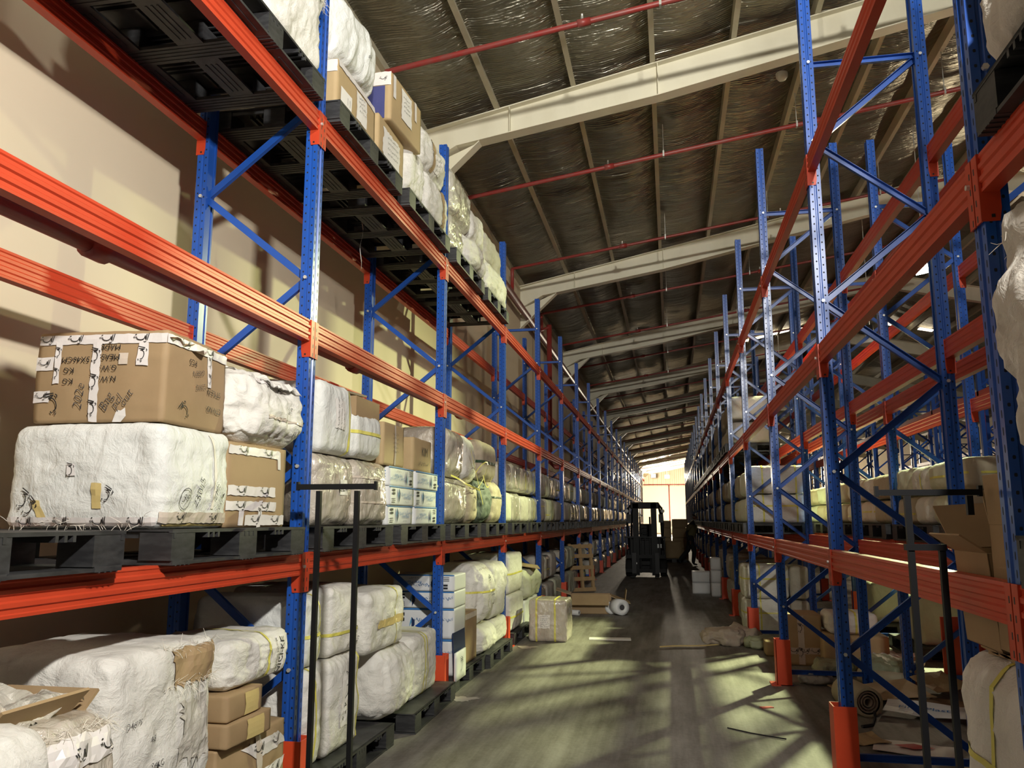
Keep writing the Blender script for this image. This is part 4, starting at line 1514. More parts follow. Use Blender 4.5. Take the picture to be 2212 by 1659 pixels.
t = thing('open_carton', 'open brown carton lying burst in the aisle with rolls spilling out', 'box', (-1.22, 13.75, 0), (0, 0, .10))
mb = MB()
mb.box(-.42, .22, -.26, -.25, 0, .30)
mb.box(-.42, .22, .25, .26, 0, .28)
mb.box(-.42, -.41, -.26, .26, 0, .29)
mb.box(-.42, .22, -.26, .26, 0, .01)
obj('body', mb.mesh('body', 'cardboard'), t)
for nm, M_, bx in (('flap', Matrix.Translation((-.1, -.26, .30)) @ Matrix.Rotation(.75, 4, 'X'), (-.30, .28, -.22, 0, 0, .008)),
                   ('flap', Matrix.Translation((.22, 0, .27)) @ Matrix.Rotation(.35, 4, 'Y'), (0, .32, -.26, .24, 0, .008)),
                   ('flap', Matrix.Translation((-.42, 0, .29)) @ Matrix.Rotation(.3, 4, 'Y'), (-.25, 0, -.25, .25, 0, .008)),
                   ('flap', Matrix.Translation((.42, .05, 0)) @ Matrix.Rotation(.15, 4, 'Y'), (0, .01, -.05, .34, 0, .36))):
    obj(nm, MB().box(*bx, M_).mesh(nm, 'tan_cardboard'), t)
for k, (x, y, z, r, rot, lb) in enumerate(((-.86, 13.45, .125, .12, .5, 'white paper roll with dark core, lying at the mouth of the open carton'), (-1.0, 13.62, .10, .095, .2, 'greyish film roll lying half inside the open carton'), (-1.58, 13.25, .045, .042, 1.2, 'thin white tube on the floor before the open carton'))):
    M_ = Matrix.Rotation(math.pi / 2, 4, 'X')
    tt = thing('paper_roll', lb, 'roll', (x, y, z), (0, 0, rot), None)
    obj('paper', MB().lathe([(r * .36, -.14), (r, -.14), (r, .14), (r * .36, .14), (r * .36, -.14)], 20, M_).mesh('paper', 'white_board', True), tt)
    obj('core', MB().lathe([(0, .138), (r * .35, .138), (r * .35, -.138)], 14, M_).mesh('core', 'grey_ink'), tt)

# flat litter in the aisle
mb = MB()
mb.box(-.26, .26, -.10, .10, 0, .006)
thing('flat_packet', 'flattened printed packet on the aisle floor past the strapped carton', 'litter', (-.80, 10.75, 0), (0, 0, .08), None, mb.mesh('flat_packet', 'paper'))
mb = MB()
rs = random.Random(4)
pts = [(0, 0, .004)]
for k in range(60):
    a = k / 60 * 6.283
    r = rs.uniform(.55, 1.0) * (1 + .35 * math.sin(3 * a + 1))
    pts.append((.12 + .13 * math.cos(a) * r, .11 * math.sin(a) * r, .002))
mb.add(pts, [(0, k + 1, (k + 1) % 60 + 1) for k in range(60)])
ME_P = mb.mesh('spilled_powder', 'powder')
for nm, x, y, lb in (('a', -1.84, 6.98, 'white powder spilled at the second orange foot guard'), ('b', -1.80, 9.86, 'white powder spilled at the third orange foot guard')):
    thing('spilled_powder', lb, 'powder', (x, y, 0.0), (0, 0, .3), None, ME_P)['kind'] = 'stuff'

mb = MB()
strap_curve(mb, [(-.18 + .09 * i, 10.15 + .04 * i + .03 * math.sin(i * .9), .010) for i in range(9)], .014)
thing('loose_strap', 'loose yellow strap lying across the middle of the aisle floor', 'strap', me=mb.mesh('loose_strap', 'yellow_tape'))
mb = MB()
strap_curve(mb, [(-2.38 + .008 * math.sin(i * 1.3), 6.02 + .012 * math.sin(i), 3.84 - .055 * i) for i in range(8)], .02)
thing('hanging_strip', 'pale paper strip hanging from the pallets under the top beams', 'strip', me=mb.mesh('hanging_strip', 'paper'))
# black stands
def stand(x0, x1, poles, y, ztop, label, w=.012, hb=.028):
    t = thing('black_stand', label, 'stand', ((x0 + x1) / 2, y, 0), (0, 0, 0))
    cx = (x0 + x1) / 2
    obj('cross_bar', MB().box(x0 - cx, x1 - cx, -w, w, ztop - hb, ztop).mesh('cross_bar', 'black_steel'), t)
    for s_, xx in ((1, x0), (-1, x1)):
        obj('end_cap', MB().box(xx - cx - (.012 if s_ == 1 else 0), xx - cx + (.012 if s_ == -1 else 0), -w, w, ztop - hb - .004, ztop + .012).mesh('end_cap', 'black_steel'), t)
    for px, zt in poles:
        obj('pole', MB().box(px - cx - w, px - cx + w, -w, w, 0.01, zt).mesh('pole', 'black_steel'), t)
    obj('foot', MB().box(poles[0][0] - cx - .1, poles[1][0] - cx + .06, -.2, .2, 0, .012).mesh('foot', 'black_steel'), t)
    return t


stand(-1.878, -1.470, ((-1.768, 1.62), (-1.562, 1.62)), 4.0, 1.655, 'black square-tube T stand before the wall-side rack')
t = stand(.680, .985, ((.768, 1.553), (.862, 1.395)), 2.95, 1.573, 'black square-tube stand with stepped rail before the aisle rack', .0095, .019)
cx = (.680 + .985) / 2
obj('rail', MB().box(.750 - cx, .874 - cx, -.014, .014, 1.376, 1.396).mesh('rail', 'black_steel'), t)
obj('stub', MB().box(.948 - cx, .967 - cx, -.0095, .0095, 1.49, 1.553).mesh('stub', 'black_steel'), t)

# leaning timber frame
t = thing('timber_frame', 'narrow wooden pallet frame leaning against a rack post far down the aisle', 'pallet', (-1.86, 17.7, 0), (.0, -.13, -.9))
for x in (-.26, .0, .26):
    obj('stringer', MB().box(-.025, .025, x - .03, x + .03, 0, .98).mesh('stringer', 'wood'), t)
for z in (.03, .25, .48, .72, .92):
    obj('slat', MB().box(.025, .042, -.30, .30, z - .04, z + .04).mesh('slat', 'wood'), t)

# ------------------------------------------------------------------ forklift, seen from behind its counterweight
t = thing('forklift', 'black forklift truck parked in the aisle beyond the open carton', 'forklift', (-.69, 22.3, 0))
for x in (-1, 1):
    obj('mast_rail', MB().box(x * .235 - .075, x * .235 + .075, .0, .09, .04, 1.90).box(x * .235 - .05, x * .235 + .05, .09, .17, .04, 1.90).mesh('mast_rail', 'machine_black'), t)
    obj('lift_cylinder', MB().tube([(x * .13, .1, .1), (x * .13, .1, 1.55)], .022, 8).mesh('lift_cylinder', 'machine_grey', True), t)
    obj('fork', MB().prism([(-.02, .04), (-.06, .04), (-.85, .045), (-.85, .06), (-.06, .09), (-.06, .62), (-.02, .62)], 'x', x * .30 - .055, x * .30 + .055).mesh('fork', 'machine_grey'), t)
    obj('guard_pillar', MB().tube([(x * .43, .22, .75), (x * .47, .26, 1.35), (x * .44, .30, 1.78), (x * .34, .36, 1.90)], .03, 8).mesh('guard_pillar', 'machine_black', True), t)
    obj('guard_pillar', MB().tube([(x * .43, 1.50, .8), (x * .40, 1.42, 1.6), (x * .34, 1.32, 1.90)], .03, 8).mesh('guard_pillar', 'machine_black', True), t)
    obj('mirror', MB().box(x * .42 - .06, x * .42 + .06, .16, .19, 1.40, 1.62).mesh('mirror', 'machine_grey'), t)
    obj('head_lamp', MB().lathe([(0, -.02), (.045, -.02), (.05, 0), (.03, .06), (0, .07)], 12, Matrix.Translation((x * .47, .14, 1.70)) @ Matrix.Rotation(-math.pi / 2, 4, 'X')).mesh('head_lamp', 'lamp_white', True), t)
    for y, r in ((.34, .23), (1.42, .19)):
        M_ = Matrix.Translation((x * .45, y, r)) @ Matrix.Rotation(math.pi / 2, 4, 'Y')
        w_ = obj('wheel', MB().lathe([(0, -.09), (r * .5, -.09), (r * .95, -.085), (r, -.05), (r, .05), (r * .95, .085), (r * .5, .09), (0, .09)], 18, M_).mesh('wheel', 'tyre', True), t)
        obj('hub', MB().lathe([(0, .1 * x), (r * .4, .095 * x), (r * .45, .08 * x)], 12, M_).mesh('hub', 'machine_grey'), w_)
bevel(obj('mast_head', MB().box(-.37, .37, .0, .17, 1.76, 1.93).mesh('mast_head', 'machine_black'), t), .012)
obj('mast_tie', MB().box(-.3, .3, .1, .16, .95, 1.03).box(-.3, .3, .1, .16, .3, .38).mesh('mast_tie', 'machine_black'), t)
mb = MB()
for z in (.16, .52):
    mb.box(-.52, .52, -.02, .02, z - .045, z + .045)
for k in range(9):
    x = -.50 + k * .125
    mb.box(x - .014, x + .014, -.015, .015, .55, 1.02)
mb.box(-.53, .53, -.02, .02, 1.0, 1.04)
obj('load_carriage', mb.mesh('load_carriage', 'machine_black'), t)
bevel(obj('chassis', MB().box(-.50, .50, .26, 1.5, .14, .70).mesh('chassis', 'machine_black'), t), .03)
bevel(obj('front_cowl', MB().box(-.42, .42, .20, .30, .4, 1.02).mesh('front_cowl', 'machine_black'), t), .03)
mb = MB()
mb.prism([(1.4, .14), (1.75, .2), (1.80, .55), (1.72, .86), (1.4, .92)], 'x', -.50, .50)
bevel(obj('counterweight', mb.mesh('counterweight', 'machine_black'), t), .03)
mb = MB()
mb.box(-.38, .38, .28, .34, 1.86, 1.92)
mb.box(-.38, .38, 1.30, 1.36, 1.86, 1.92)
for k in range(7):
    x = -.36 + .72 * k / 6
    mb.box(x - .02, x + .02, .3, 1.34, 1.875, 1.905)
obj('overhead_guard', mb.mesh('overhead_guard', 'machine_black'), t)
obj('seat', MB().box(-.22, .22, .85, 1.3, .88, 1.0).mesh('seat', 'machine_black'), t)
bevel(obj('backrest', MB().box(-.2, .2, 1.26, 1.36, .95, 1.36).mesh('backrest', 'machine_black'), t), .04)
obj('steering_wheel', MB().lathe([(.15, 0), (.165, .012), (.18, 0), (.165, -.012), (.15, 0)], 16, Matrix.Translation((0, .62, 1.16)) @ Matrix.Rotation(-.6, 4, 'X')).mesh('steering_wheel', 'machine_black', True), t)
obj('number_plate', MB().box(-.34, -.22, -.028, -.02, .33, .37).mesh('number_plate', 'lamp_white'), t)
obj('plate_sticker', MB().box(.26, .42, .186, .199, .74, .84).mesh('plate_sticker', 'lamp_white'), t)

# ------------------------------------------------------------------ walking person far down the aisle
def skin(name, verts, edges, mat, parent, sub=2):
    me = bpy.data.meshes.new(name)
    me.from_pydata([v[:3] for v in verts], edges, [])
    o = obj(name, me, parent)
    o.modifiers.new('skin', 'SKIN')
    sv = me.skin_vertices[0].data
    for i, v in enumerate(verts):
        sv[i].radius = (v[3], v[4] if len(v) > 4 else v[3])
    sv[0].use_root = True
    s_ = o.modifiers.new('sub', 'SUBSURF')
    s_.levels = s_.render_levels = sub
    me.materials.append(MATS[mat])
    return o


t = thing('person', 'person in an olive shirt and dark trousers striding across the aisle beyond the forklift', 'person', (.58, 28.1, 0), (0, 0, -.35))
t.scale = (1.16, 1.16, 1.16)
body = [(0, 0, .74, .085, .10), (.03, 0, .88, .085, .11), (.06, 0, 1.03, .09, .13), (.085, 0, 1.14, .075, .12), (.11, 0, 1.21, .035), (.13, 0, 1.25, .035),
        (.02, -.07, .68, .095), (.15, -.075, .42, .075), (.10, -.075, .10, .055), (.12, -.075, .045, .03), (.22, -.075, .03, .024),
        (-.02, .07, .68, .095), (-.09, .075, .42, .075), (-.33, .075, .17, .052), (-.36, .075, .12, .03), (-.30, .075, .05, .022),
        (.08, -.16, 1.12, .045), (-.03, -.19, .90, .034), (.05, -.19, .72, .026), (.08, .16, 1.12, .045), (.16, .19, .90, .034), (.30, .17, .80, .026)]
ed = [(0, 1), (1, 2), (2, 3), (3, 4), (4, 5), (0, 6), (6, 7), (7, 8), (8, 9), (9, 10), (0, 11), (11, 12), (12, 13), (13, 14), (14, 15), (3, 16), (16, 17), (17, 18), (3, 19), (19, 20), (20, 21)]
skin('body', body, ed, 'trouser', t)
sh = [(0, 0, .72, .12, .145), (.03, 0, .88, .115, .14), (.06, 0, 1.03, .12, .16), (.085, 0, 1.14, .10, .15), (.105, 0, 1.19, .045), (.08, -.165, 1.12, .06), (.0, -.19, .97, .05), (.08, .165, 1.12, .06), (.14, .19, .97, .05)]
skin('shirt', sh, [(0, 1), (1, 2), (2, 3), (3, 4), (3, 5), (5, 6), (3, 7), (7, 8)], 'shirt', t)
hd = [(.15, 0, 1.27, .05), (.16, 0, 1.33, .075, .07), (.16, 0, 1.38, .07, .065), (.235, 0, 1.325, .014), (.16, -.075, 1.335, .016), (.16, .075, 1.335, .016)]
h_ = skin('head', hd, [(0, 1), (1, 2), (1, 3), (1, 4), (1, 5)], 'skin', t)
skin('hair', [(.13, 0, 1.37, .075, .074), (.155, 0, 1.415, .062, .062)], [(0, 1)], 'hair', t)
for y, sx in ((-.19, .06), (.17, .31)):
    vs = [(sx, y, .70 if y < 0 else .80, .02), (sx + .015, y, .66 if y < 0 else .775, .026, .014), (sx + .02, y, .63 if y < 0 else .75, .022, .012)]
    es = [(0, 1), (1, 2)]
    for k in range(4):
        vs.append((sx + .02 + .012 * (k - 1.5), y, (.59 if y < 0 else .715) - .006 * (k % 2), .008))
        es.append((2, 3 + k))
    vs.append((sx + .045, y, .645 if y < 0 else .77, .009))
    es.append((1, 7))
    skin('hand', vs, es, 'skin', t, 1)

# ------------------------------------------------------------------ aisle rack goods (opposite the wall)
RK = XR + DEP / 2
PZR = ZR[0] + .211
PTR = PZR + PLH + .001
# near end, seen at the edge of the view
p = bale('large plump white bale with yellow straps on the floor by the nearest post', (1.0, 1.5), (2.72, 3.36), (0, 1.02), 'white_weave', r=.09, bulge=.03, amp=.012, n=36)
p.strap(2, .38, .022)
p.strap(2, -.52, .022)
p.strap(1, -.2, .018)
mb = MB()
for k, (a, c) in enumerate(((-.2, .4), (.3, -.5), (.1, .6))):
    mb.box(-.2, .12, -.12 + .1 * k, .08 + .08 * k, 1.0, 1.01, Matrix.Translation((0, 0, .03)) @ Matrix.Rotation(a * .3, 4, 'X'))
obj('torn_flap', mb.mesh('torn_flap', 'cardboard'), p.o, label='torn brown carton flap at the top')


def open_box(name, label, loc, d, flaps, mat='cardboard', rot=(0, 0, 0)):
    t = thing(name, label, 'box', loc, rot)
    x, y, z = d
    w = .006
    mb = MB()
    mb.box(-x, x, -y, y, 0, w)
    mb.box(-x, -x + w, -y, y, 0, z)
    mb.box(x - w, x, -y, y, 0, z)
    mb.box(-x, x, -y, -y + w, 0, z)
    mb.box(-x, x, y - w, y, 0, z)
    bevel(obj('body', mb.mesh('body', mat), t), .002, 1)
    for side, L, ang in flaps:
        if side == '-x':
            M_ = Matrix.Translation((-x, 0, z)) @ Matrix.Rotation(-ang, 4, 'Y')
            b_ = (0, w, -y, y, 0, L)
        elif side == '+x':
            M_ = Matrix.Translation((x, 0, z)) @ Matrix.Rotation(ang, 4, 'Y')
            b_ = (-w, 0, -y, y, 0, L)
        elif side == '-y':
            M_ = Matrix.Translation((0, -y, z)) @ Matrix.Rotation(ang, 4, 'X')
            b_ = (-x, x, 0, w, 0, L)
        else:
            M_ = Matrix.Translation((0, y, z)) @ Matrix.Rotation(-ang, 4, 'X')
            b_ = (-x, x, -w, 0, 0, L)
        obj('flap', MB().box(*b_, M_).mesh('flap', mat), t)
    return t


open_box('tall_carton', 'tall open brown carton with raised flaps on top of the plump white bale', (1.25, 2.87, 1.06), (.22, .14, .40), (('-x', .16, .05), ('+x', .16, -.1), ('+y', .12, .4)))
open_box('splayed_carton', 'open brown carton splaying outward behind the lower beam by the stepped stand', (1.27, 3.19, 1.06), (.23, .165, .32), (('-x', .10, .9), ('+y', .24, .85)), rot=(0, -.06, .0))
p = bale('crumpled grey sack bulging out beside the nearest post, lower beams', (.925, 1.5), (1.75, 2.50), (1.60, 2.34), 'dusty_weave', name='fabric_sack', cat='sack', r=.14, bulge=.05, amp=.028, n=38, seed=8)
p.fibres('-x', -1, 1, .7, 40, .06, 41)
bale('wide dusty bale under the crumpled grey sack, lower beams', (.98, 1.6), (1.3, 2.48), (PTR, 1.59), 'dusty_weave', n=18)
pallet(RK, 1.85, PZR, 'black plastic pallet on the lower beams nearest the camera, aisle rack')
PZR2 = ZR[1] + .211
PTR2 = PZR2 + PLH + .001
pallet(RK, 1.85, PZR2, 'black plastic pallet on the middle beams nearest the camera, aisle rack')
bale('pale torn sack on the middle beams above the nearest post connector', (.925, 1.55), (1.7, 2.44), (PTR2, PTR2 + .34), 'dusty_weave', name='torn_sack', cat='sack', r=.1, bulge=.03, amp=.024, n=28)
carton('brown_carton', 'brown carton on the pale torn sack, middle beams beside the nearest post', (.94, 1.6), (1.6, 2.42), (PTR2 + .35, PTR2 + .9), 'tan_cardboard')

# floor between the second and third posts of the aisle rack
p = carton('taped_carton', 'brown carton with curling tape on the floor past the second aisle-rack post', (1.13, 1.48), (9.2, 9.65), (0, .51), 'tan_cardboard', n=14)
p.taped('-y', -.35, .0, -.95, .95, 2, 'clear_tape', .1, vert=True)
p.taped('-y', -.9, .9, -.55, -.3, 3, 'clear_tape', .1)
p = carton('brown_carton', 'wide plain brown carton on the floor behind the taped carton', (1.46, 2.06), (8.92, 9.45), (0, .34), 'tan_cardboard', n=10)
p = bale('white strapped bale lying on the wide plain brown carton', (1.52, 1.98), (8.98, 9.42), (.345, .55), 'white_weave', n=20)
p.strap(0, .1, .02)
carton('small_carton', 'small brown carton on the floor left of the taped carton', (.98, 1.14), (9.75, 10.05), (0, .15), 'cardboard', n=8)
thing_l = [(1.38, 7.15, .11, .2, 'straw-coloured rolled sheet on the floor among the litter'), (1.85, 8.3, .06, 1.1, 'thin brown cardboard tube on the floor by the blue post foot')]
for k, (x, y, r, rot, lb) in enumerate(thing_l):
    M_ = Matrix.Rotation(math.pi / 2, 4, 'X')
    tt = thing('rolled_sheet', lb, 'roll', (x, y, r), (0, 0, rot))
    obj('outer_wrap', MB().lathe([(r * .8, -.22), (r, -.22), (r * 1.04, 0), (r, .22), (r * .8, .22)], 20, M_).mesh('outer_wrap', 'straw_roll', True), tt)
    for q in (.62, .42, .24):
        obj('inner_turn', MB().lathe([(r * q, -.215), (r * (q + .09), -.215), (r * (q + .09), .215), (r * q, .215), (r * q, -.215)], 16, M_).mesh('inner_turn', 'fiberboard', True), tt)


def sheet(name, label, x, y, z, lx, ly, rot, mat, tilt=(0, 0), cat='litter', bend=.02):
    mb = MB()
    n = 6
    vs = []
    for i in range(n + 1):
        for j in range(n + 1):
            u, v = i / n - .5, j / n - .5
            vs.append((u * lx, v * ly, .004 + bend * (abs(math.sin(3 * u + 2 * v + x * 9)) + .5 * u * u)))
    for i in range(n + 1):
        for j in range(n + 1):
            u, v = i / n - .5, j / n - .5
            vs.append((u * lx, v * ly, vs[i * (n + 1) + j][2] - .004))
    N = (n + 1) ** 2
    fs = []
    for i in range(n):
        for j in range(n):
            a = i * (n + 1) + j
            q = (a, a + n + 1, a + n + 2, a + 1)
            fs += [q, tuple(k + N for k in q[::-1])]
    rim = [i * (n + 1) for i in range(n + 1)] + [n * (n + 1) + j for j in range(1, n + 1)] + [i * (n + 1) + n for i in range(n - 1, -1, -1)] + [j for j in range(n - 1, 0, -1)]
    for k in range(len(rim)):
        a, c = rim[k], rim[(k + 1) % len(rim)]
        fs.append((a, a + N, c + N, c))
    mb.add(vs, fs)
    return thing(name, label, cat, (x, y, z), (tilt[0], tilt[1], rot), None, mb.mesh(name, mat))


s_ = sheet('cardboard_sheet', 'white printed plastic-goods panel lying on the litter before the blue brace', 1.86, 7.0, .05, .60, .30, -.35, 'white_board', (.12, .0))
v, f = text_geo('First Plastic', .09)
obj('lettering', MB().add([(x, y - .03, .026) for x, y in v], f).mesh('lettering', 'print_blue'), s_)
sheet('cardboard_sheet', 'flattened brown carton heaped on the litter behind the printed panel', 1.66, 7.6, .06, .7, .45, .3, 'cardboard', (.1, -.05))
sheet('cardboard_sheet', 'torn brown carton sheet under the printed panel', 1.95, 7.45, .02, .8, .4, -.5, 'flap_dark', (.05, .05))
sheet('cardboard_sheet', 'pale carton sheet leaning on the heap by the red guard', 2.2, 7.9, .10, .35, .3, .5, 'tan_cardboard', (.3, -.1))
sheet('cardboard_sheet', 'tan torn carton corner lying beside the red diamond packet', 1.22, 6.25, .0, .28, .3, .2, 'tan_cardboard')
s_ = sheet('diamond_packet', 'clear plastic packet with a red diamond lying on the floor behind the second guard', 1.50, 6.05, .0, .48, .30, -.25, 'paper', bend=.012)
obj('diamond', MB().add([(-.12, 0, .022), (0, -.07, .022), (.13, .01, .022), (0, .08, .022)], [(0, 1, 2, 3)]).mesh('diamond', 'red_ink'), s_)
for k, (x, y, s2, m, lb) in enumerate(((1.50, 8.75, .16, 'olive_scrap', 'crumpled greenish plastic scrap at the carton foot'), (1.98, 8.55, .24, 'olive_scrap', 'crumpled pale plastic heap beside the wide brown carton'), (1.26, 8.25, .12, 'dusty_weave', 'crumpled grey rag by the blue foot brace'), (2.1, 9.0, .2, 'white_weave', 'crumpled white film beyond the wide brown carton'), (.78, 10.9, .2, 'brown_sack', 'crumpled brown wrapping by the third orange guard'), (1.0, 10.3, .16, 'olive_scrap', 'crumpled olive wrapping near the small carton'), (.55, 10.6, .22, 'brown_sack', 'low heap of brown wrapping at the aisle edge'))):
    bale(lb, (x - s2, x + s2), (y - s2 * .8, y + s2 * .8), (0, s2 * .8), m, name='crumpled_wrap', cat='litter', r=s2 * .4, bulge=.02, amp=.05 * s2 / .2, freq=9, n=16)
mb = MB()
mb.tube([(.35, 6.4, .006), (.5, 6.28, .006), (.72, 6.15, .008)], .005, 5)
thing('wire_scrap', 'short dark wire lying on the floor before the second guard', 'litter', me=mb.mesh('wire_scrap', 'ink'))
mb = MB()
mb.box(-.05, .05, -.025, .025, 0, .006)
thing('red_scrap', 'small red scrap of plastic on the aisle floor', 'litter', (.70, 7.15, 0), (0, 0, .4), None, mb.mesh('red_scrap', 'red_ink'))
thing('hooked_scrap', 'dark bent metal hook on the floor inside the aisle rack', 'litter', (1.3, 6.6, 0), (0, 0, .3), None, MB().tube([(0, 0, .01), (.10, .03, .012), (.13, .05, .05), (.13, .05, .10)], .012, 6).mesh('hooked_scrap', 'machine_grey'))
# dark blue upright panel and red guard beyond
mb = MB()
mb.box(0, .02, 0, .42, 0, .62)
thing('guard_plate', 'tall red guard plate standing behind the black stepped stand', 'guard', (2.33, 8.2, .0), (0, 0, -1.45), None, mb.mesh('red_panel', 'guard_paint'))

for k in range(6):
    mb = MB()
    mb.prism([(-.03, 0), (.03, 0), (.03, .05), (.022, .05), (.022, .008), (-.022, .008), (-.022, .05), (-.03, .05)], 'y', -.9, .9)
    thing('metal_profile', f'long grey channel profile in the low stack behind the wide carton, {ORD[k]} from the aisle', 'profile', (2.10 + .068 * k, 12.6 + .05 * (k % 3), .0), (0, 0, .03 * (k % 2)), 'channel profiles on the floor', mb.mesh('metal_profile', 'cream_steel'))

# loaded bays of the aisle rack
RW = ['dusty_weave', 'cool_weave', 'white_weave', 'dusty_weave', 'brown_sack', 'beige_sack']
for i in range(3, 13):
    ya, yb = YR(i) + .08, YR(i + 1) - .08
    bay = i + 1
    full = i < 6
    nn_ = 16 if i < 5 else (10 if i < 8 else 8)
    for j in range(2):
        pallet(RK, ya + .63 + 1.34 * j, PZR, f'black plastic pallet on the lower beams, {ORD[j]} in the {ORD[bay]} bay of the aisle rack', 'black pallets of the aisle rack', full)
    g = 'bales on the aisle rack lower beams'
    rows = [('bottom', 0), ('upper', .37)]
    for nm, dz in rows:
        y0 = ya
        if i == 3:                       # first stack shows its broad end to the camera
            q = bale(f'broad white bale with yellow straps, {nm} in the end stack, aisle-rack lower beams', (1.0, 1.70), (ya + .02, ya + .72), (PTR + dz, PTR + dz + .355), 'white_weave', n=26, r=.05)
            q.strap(0, -.55, .02)
            q.strap(0, .62, .02)
            if nm == 'bottom':
                q.strap(2, .2, .02)
            y0 = ya + .76
        tier('R', bay, (.97 + random.uniform(0, .04), 1.66), y0, yb, PTR + dz, 2 if i == 3 else 3, .35, nm, RW, 'aisle-rack lower beams', nn_, g)
    g = 'bales on the aisle rack floor'
    for nm, dz in (('bottom', 0), ('upper', .44)):
        y0 = ya + .9 if i == 3 else ya
        if i == 3:
            q = bale(f'broad white bale with yellow straps, {nm} in the end stack, aisle-rack floor', (.93, 1.50), (YR(3) + .75, YR(3) + 1.35), (dz, dz + .43), 'white_weave', n=26, r=.05)
            q.strap(0, -.3, .02)
            q.strap(2, .2, .02)
            q = bale(f'broad dusty bale, {nm} one beside the white end stack on the aisle rack floor', (1.52, 1.75), (YR(3) + .75, YR(3) + 1.35), (dz, dz + .42), 'dusty_weave', n=14)
            y0 = YR(3) + 1.4
        tier('R', bay, (.97 + random.uniform(0, .05), 1.66), y0, yb, dz, 2 if i == 3 else 3, .42, nm, RW, 'aisle-rack floor', nn_, g)
    if 4 <= i < 11:
        g = 'bales on the aisle rack middle beams'
        for j in range(2):
            pallet(RK, ya + .63 + 1.34 * j, PZR2, f'black plastic pallet on the middle beams, {ORD[j]} in the {ORD[bay]} bay of the aisle rack', 'black pallets of the aisle rack', full)
        for nm, dz in (('bottom', 0), ('upper', .40)):
            tier('R', bay, (.98 + random.uniform(0, .04), 1.68), ya, yb, PTR2 + dz, 3, .38, nm, ['white_weave', 'green_tint_weave', 'dusty_weave', 'brown_sack'], 'aisle-rack middle beams', nn_, g)
# white cartons standing at the aisle edge
for k, (x0, x1, y0, z0, z1, lb) in enumerate(((.38, .76, 17.5, 0, .22, 'white carton on the aisle floor, lower of two by the far posts'), (.38, .76, 17.5, .222, .44, 'white carton on the aisle floor, upper of two by the far posts'),
                                              (.73, .935, 16.9, 0, .26, 'white carton stacked against the far post, bottom one'), (.73, .935, 16.9, .262, .50, 'white carton stacked against the far post, middle one'), (.73, .935, 16.9, .502, .74, 'white carton stacked against the far post, top one'))):
    carton('white_carton', lb, (x0, x1), (y0, y0 + .35), (z0, z1), 'white_board', n=6)
# brown cartons stacked far down the aisle
k = 0
for (x0, x1, y0) in ((-.30, -.02, 31.6), (.02, .58, 31.4)):
    z = 0
    for r in range(4):
        h = (.42, .40, .36, .32)[r]
        if x0 < 0 and r == 3:
            h = .26
        carton('brown_carton', f'brown carton beyond the forklift, {("bottom", "second", "third", "top")[r]} of the {("narrow", "broad")[k]} stack', (x0, x1), (y0, y0 + .5), (z, z + h - .004), 'tan_cardboard', n=6, group='cartons stacked beyond the forklift')
        z += h
    k += 1

carton('brown_carton', 'brown carton standing alone on a pallet before the tall stacks', (-.22, .34), (30.4, 30.9), (.12, .72), 'tan_cardboard', n=6)
pallet(.06, 30.65, -.02, 'black pallet under the lone brown carton beyond the forklift', full=False)

# back-to-back rack goods
BK = X2 + DEP / 2
for i in range(1, 9):
    ya, yb = YR(i) + .08, YR(i + 1) - .08
    bay = i + 1
    for j in range(2):
        pallet(BK, ya + .63 + 1.34 * j, PZR, f'black plastic pallet on the lower beams, {ORD[j]} in the {ORD[bay]} bay of the back-to-back rack', 'black pallets of the back-to-back rack', i < 3)
    for nm, dz, h in (('bottom', 0, .24), ('upper', .25, .24)):
        tier('B', bay, (2.02, 2.74), ya + (.75 if i == 1 else 0), yb, PTR + dz, 4, h, nm, ['beige_sack', 'green_tint_weave', 'beige_sack', 'white_weave'], 'back-to-back lower beams', 16 if i < 4 else 8, 'bales on the back-to-back rack', .5)
for k, (x0, x1, y0, y1, lb) in enumerate(((2.62, 3.05, 9.85, 10.7, 'broad whitish bale on a black pallet beyond the litter'), (2.60, 3.0, 11.95, 12.8, 'whitish bale on a black pallet, farther one beyond the litter'))):
    bale(lb, (x0, x1), (y0, y1), (FT, .66), 'green_tint_weave', n=22)
    pallet((x0 + x1) / 2 + .1, (y0 + y1) / 2, 0, ('black floor pallet under the broad whitish bale', 'black floor pallet under the farther whitish bale')[k])

# daylight strips let into the far part of the roof
emat('daylight', (1.0, 0.86, 0.66), 5)
for k, (x0, x1) in enumerate(((2.6, 3.5), (3.56, 4.35), (4.65, 5.25), (7.55, 8.2), (8.65, 9.1))):
    zz = [rz(x) + .05 for x in (x0, x1)]
    mb = MB().prism([(x0, zz[0]), (x1, zz[1]), (x1, zz[1] + .02), (x0, zz[0] + .02)], 'y', 30.0, 30.28)
    thing('roof_light', f'bright daylight strip in the roof lining, {ORD[k]} of five', 'roof light', me=mb.mesh('roof_light', 'daylight'))

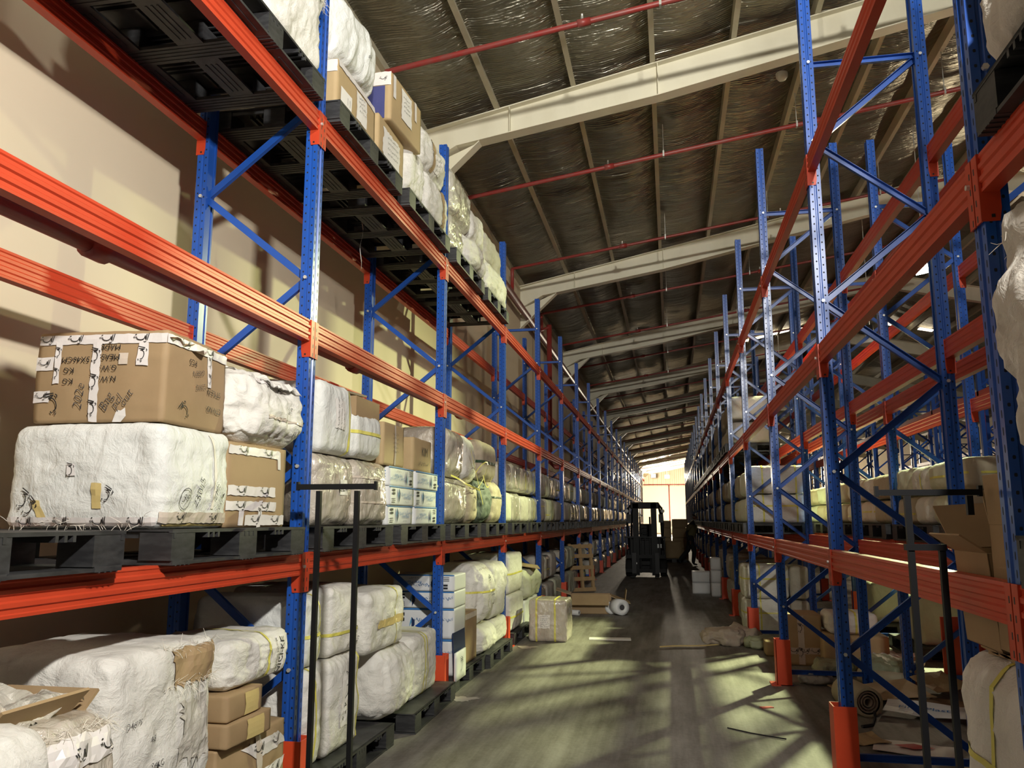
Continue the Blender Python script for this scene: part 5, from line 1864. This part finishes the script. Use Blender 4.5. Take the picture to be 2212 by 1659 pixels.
# ------------------------------------------------------------------ lamp fittings
def flood(name, loc, target, label, s=1.0, mat='lamp_glow', rod=True):
    q = (Vector(target) - Vector(loc)).to_track_quat('-Z', 'Y').to_matrix().to_4x4()
    t = thing(name, label, 'lamp', loc)
    mb = MB()
    mb.box(-.2 * s, .2 * s, -.15 * s, .15 * s, .03 * s, .10 * s, q)
    for y in np.linspace(-.13, .13, 7):
        mb.box(-.18 * s, .18 * s, (y - .006) * s, (y + .006) * s, .10 * s, .14 * s, q)
    obj('housing', mb.mesh('housing', 'machine_grey'), t)
    obj('lens', MB().box(-.19 * s, .19 * s, -.14 * s, .14 * s, .022 * s, .03 * s, q).mesh('lens', mat), t)
    mb = MB()
    for e in (-1, 1):
        mb.box(e * .2125 * s - .008, e * .2125 * s + .008, -.03 * s, .03 * s, .0, .25 * s, q)
    mb.box(-.22 * s, .22 * s, -.03 * s, .03 * s, .24 * s, .26 * s, q)
    obj('bracket', mb.mesh('bracket', 'machine_grey'), t)
    top = q @ Vector((0, 0, .25 * s))
    if rod:
        obj('drop_rod', MB().tube([top, (top.x, top.y, rz(loc[0]) + .15 - loc[2])], .008, 6).mesh('drop_rod', 'zinc'), t)
    else:
        obj('clamp_arm', MB().tube([top, (XR + .02 - loc[0], top.y, top.z), (XR + .02 - loc[0], top.y, -.02)], .014, 6).mesh('clamp_arm', 'machine_grey'), t)
    return t


flood('floodlight', KEY, KEY_T, 'floodlight clamped to the aisle rack above the camera', rod=False)
flood('floodlight', REAR, REAR_T, 'floodlight high over the open end, behind the camera')
flood('floodlight', LAMP2, LAMP2_T, 'glowing floodlight hung over the next aisle behind the blue frames', .62, 'lamp_glow_green')
for k, (a, b_) in enumerate(END_LAMPS):
    flood('floodlight', a, b_, f'bright floodlight near the cream end wall, {ORD[k]} of three', 1.2)
t = thing('high_bay_lamp', 'unlit white dome lamp hung from the roof behind the blue frames', 'lamp', (4.21, 18.0, 5.10))
obj('shade', MB().lathe([(.06, .22), (.10, .20), (.16, .08), (.20, 0), (.19, 0), (.15, .08), (.05, .2)], 18).mesh('shade', 'lamp_white', True), t)
obj('ballast', MB().lathe([(0, .40), (.07, .40), (.08, .24), (.05, .20)], 14).mesh('ballast', 'machine_grey', True), t)
obj('drop_rod', MB().tube([(0, 0, .4), (0, 0, 3.16)], .008, 6).mesh('drop_rod', 'zinc'), t)
t = thing('smoke_detector', 'small white round detector under the roof lining', 'detector', (1.66, 10.9, 7.42))
obj('body', MB().lathe([(0, -.05), (.05, -.045), (.075, -.01), (.08, .02), (.08, .05)], 16).mesh('body', 'lamp_white', True), t)
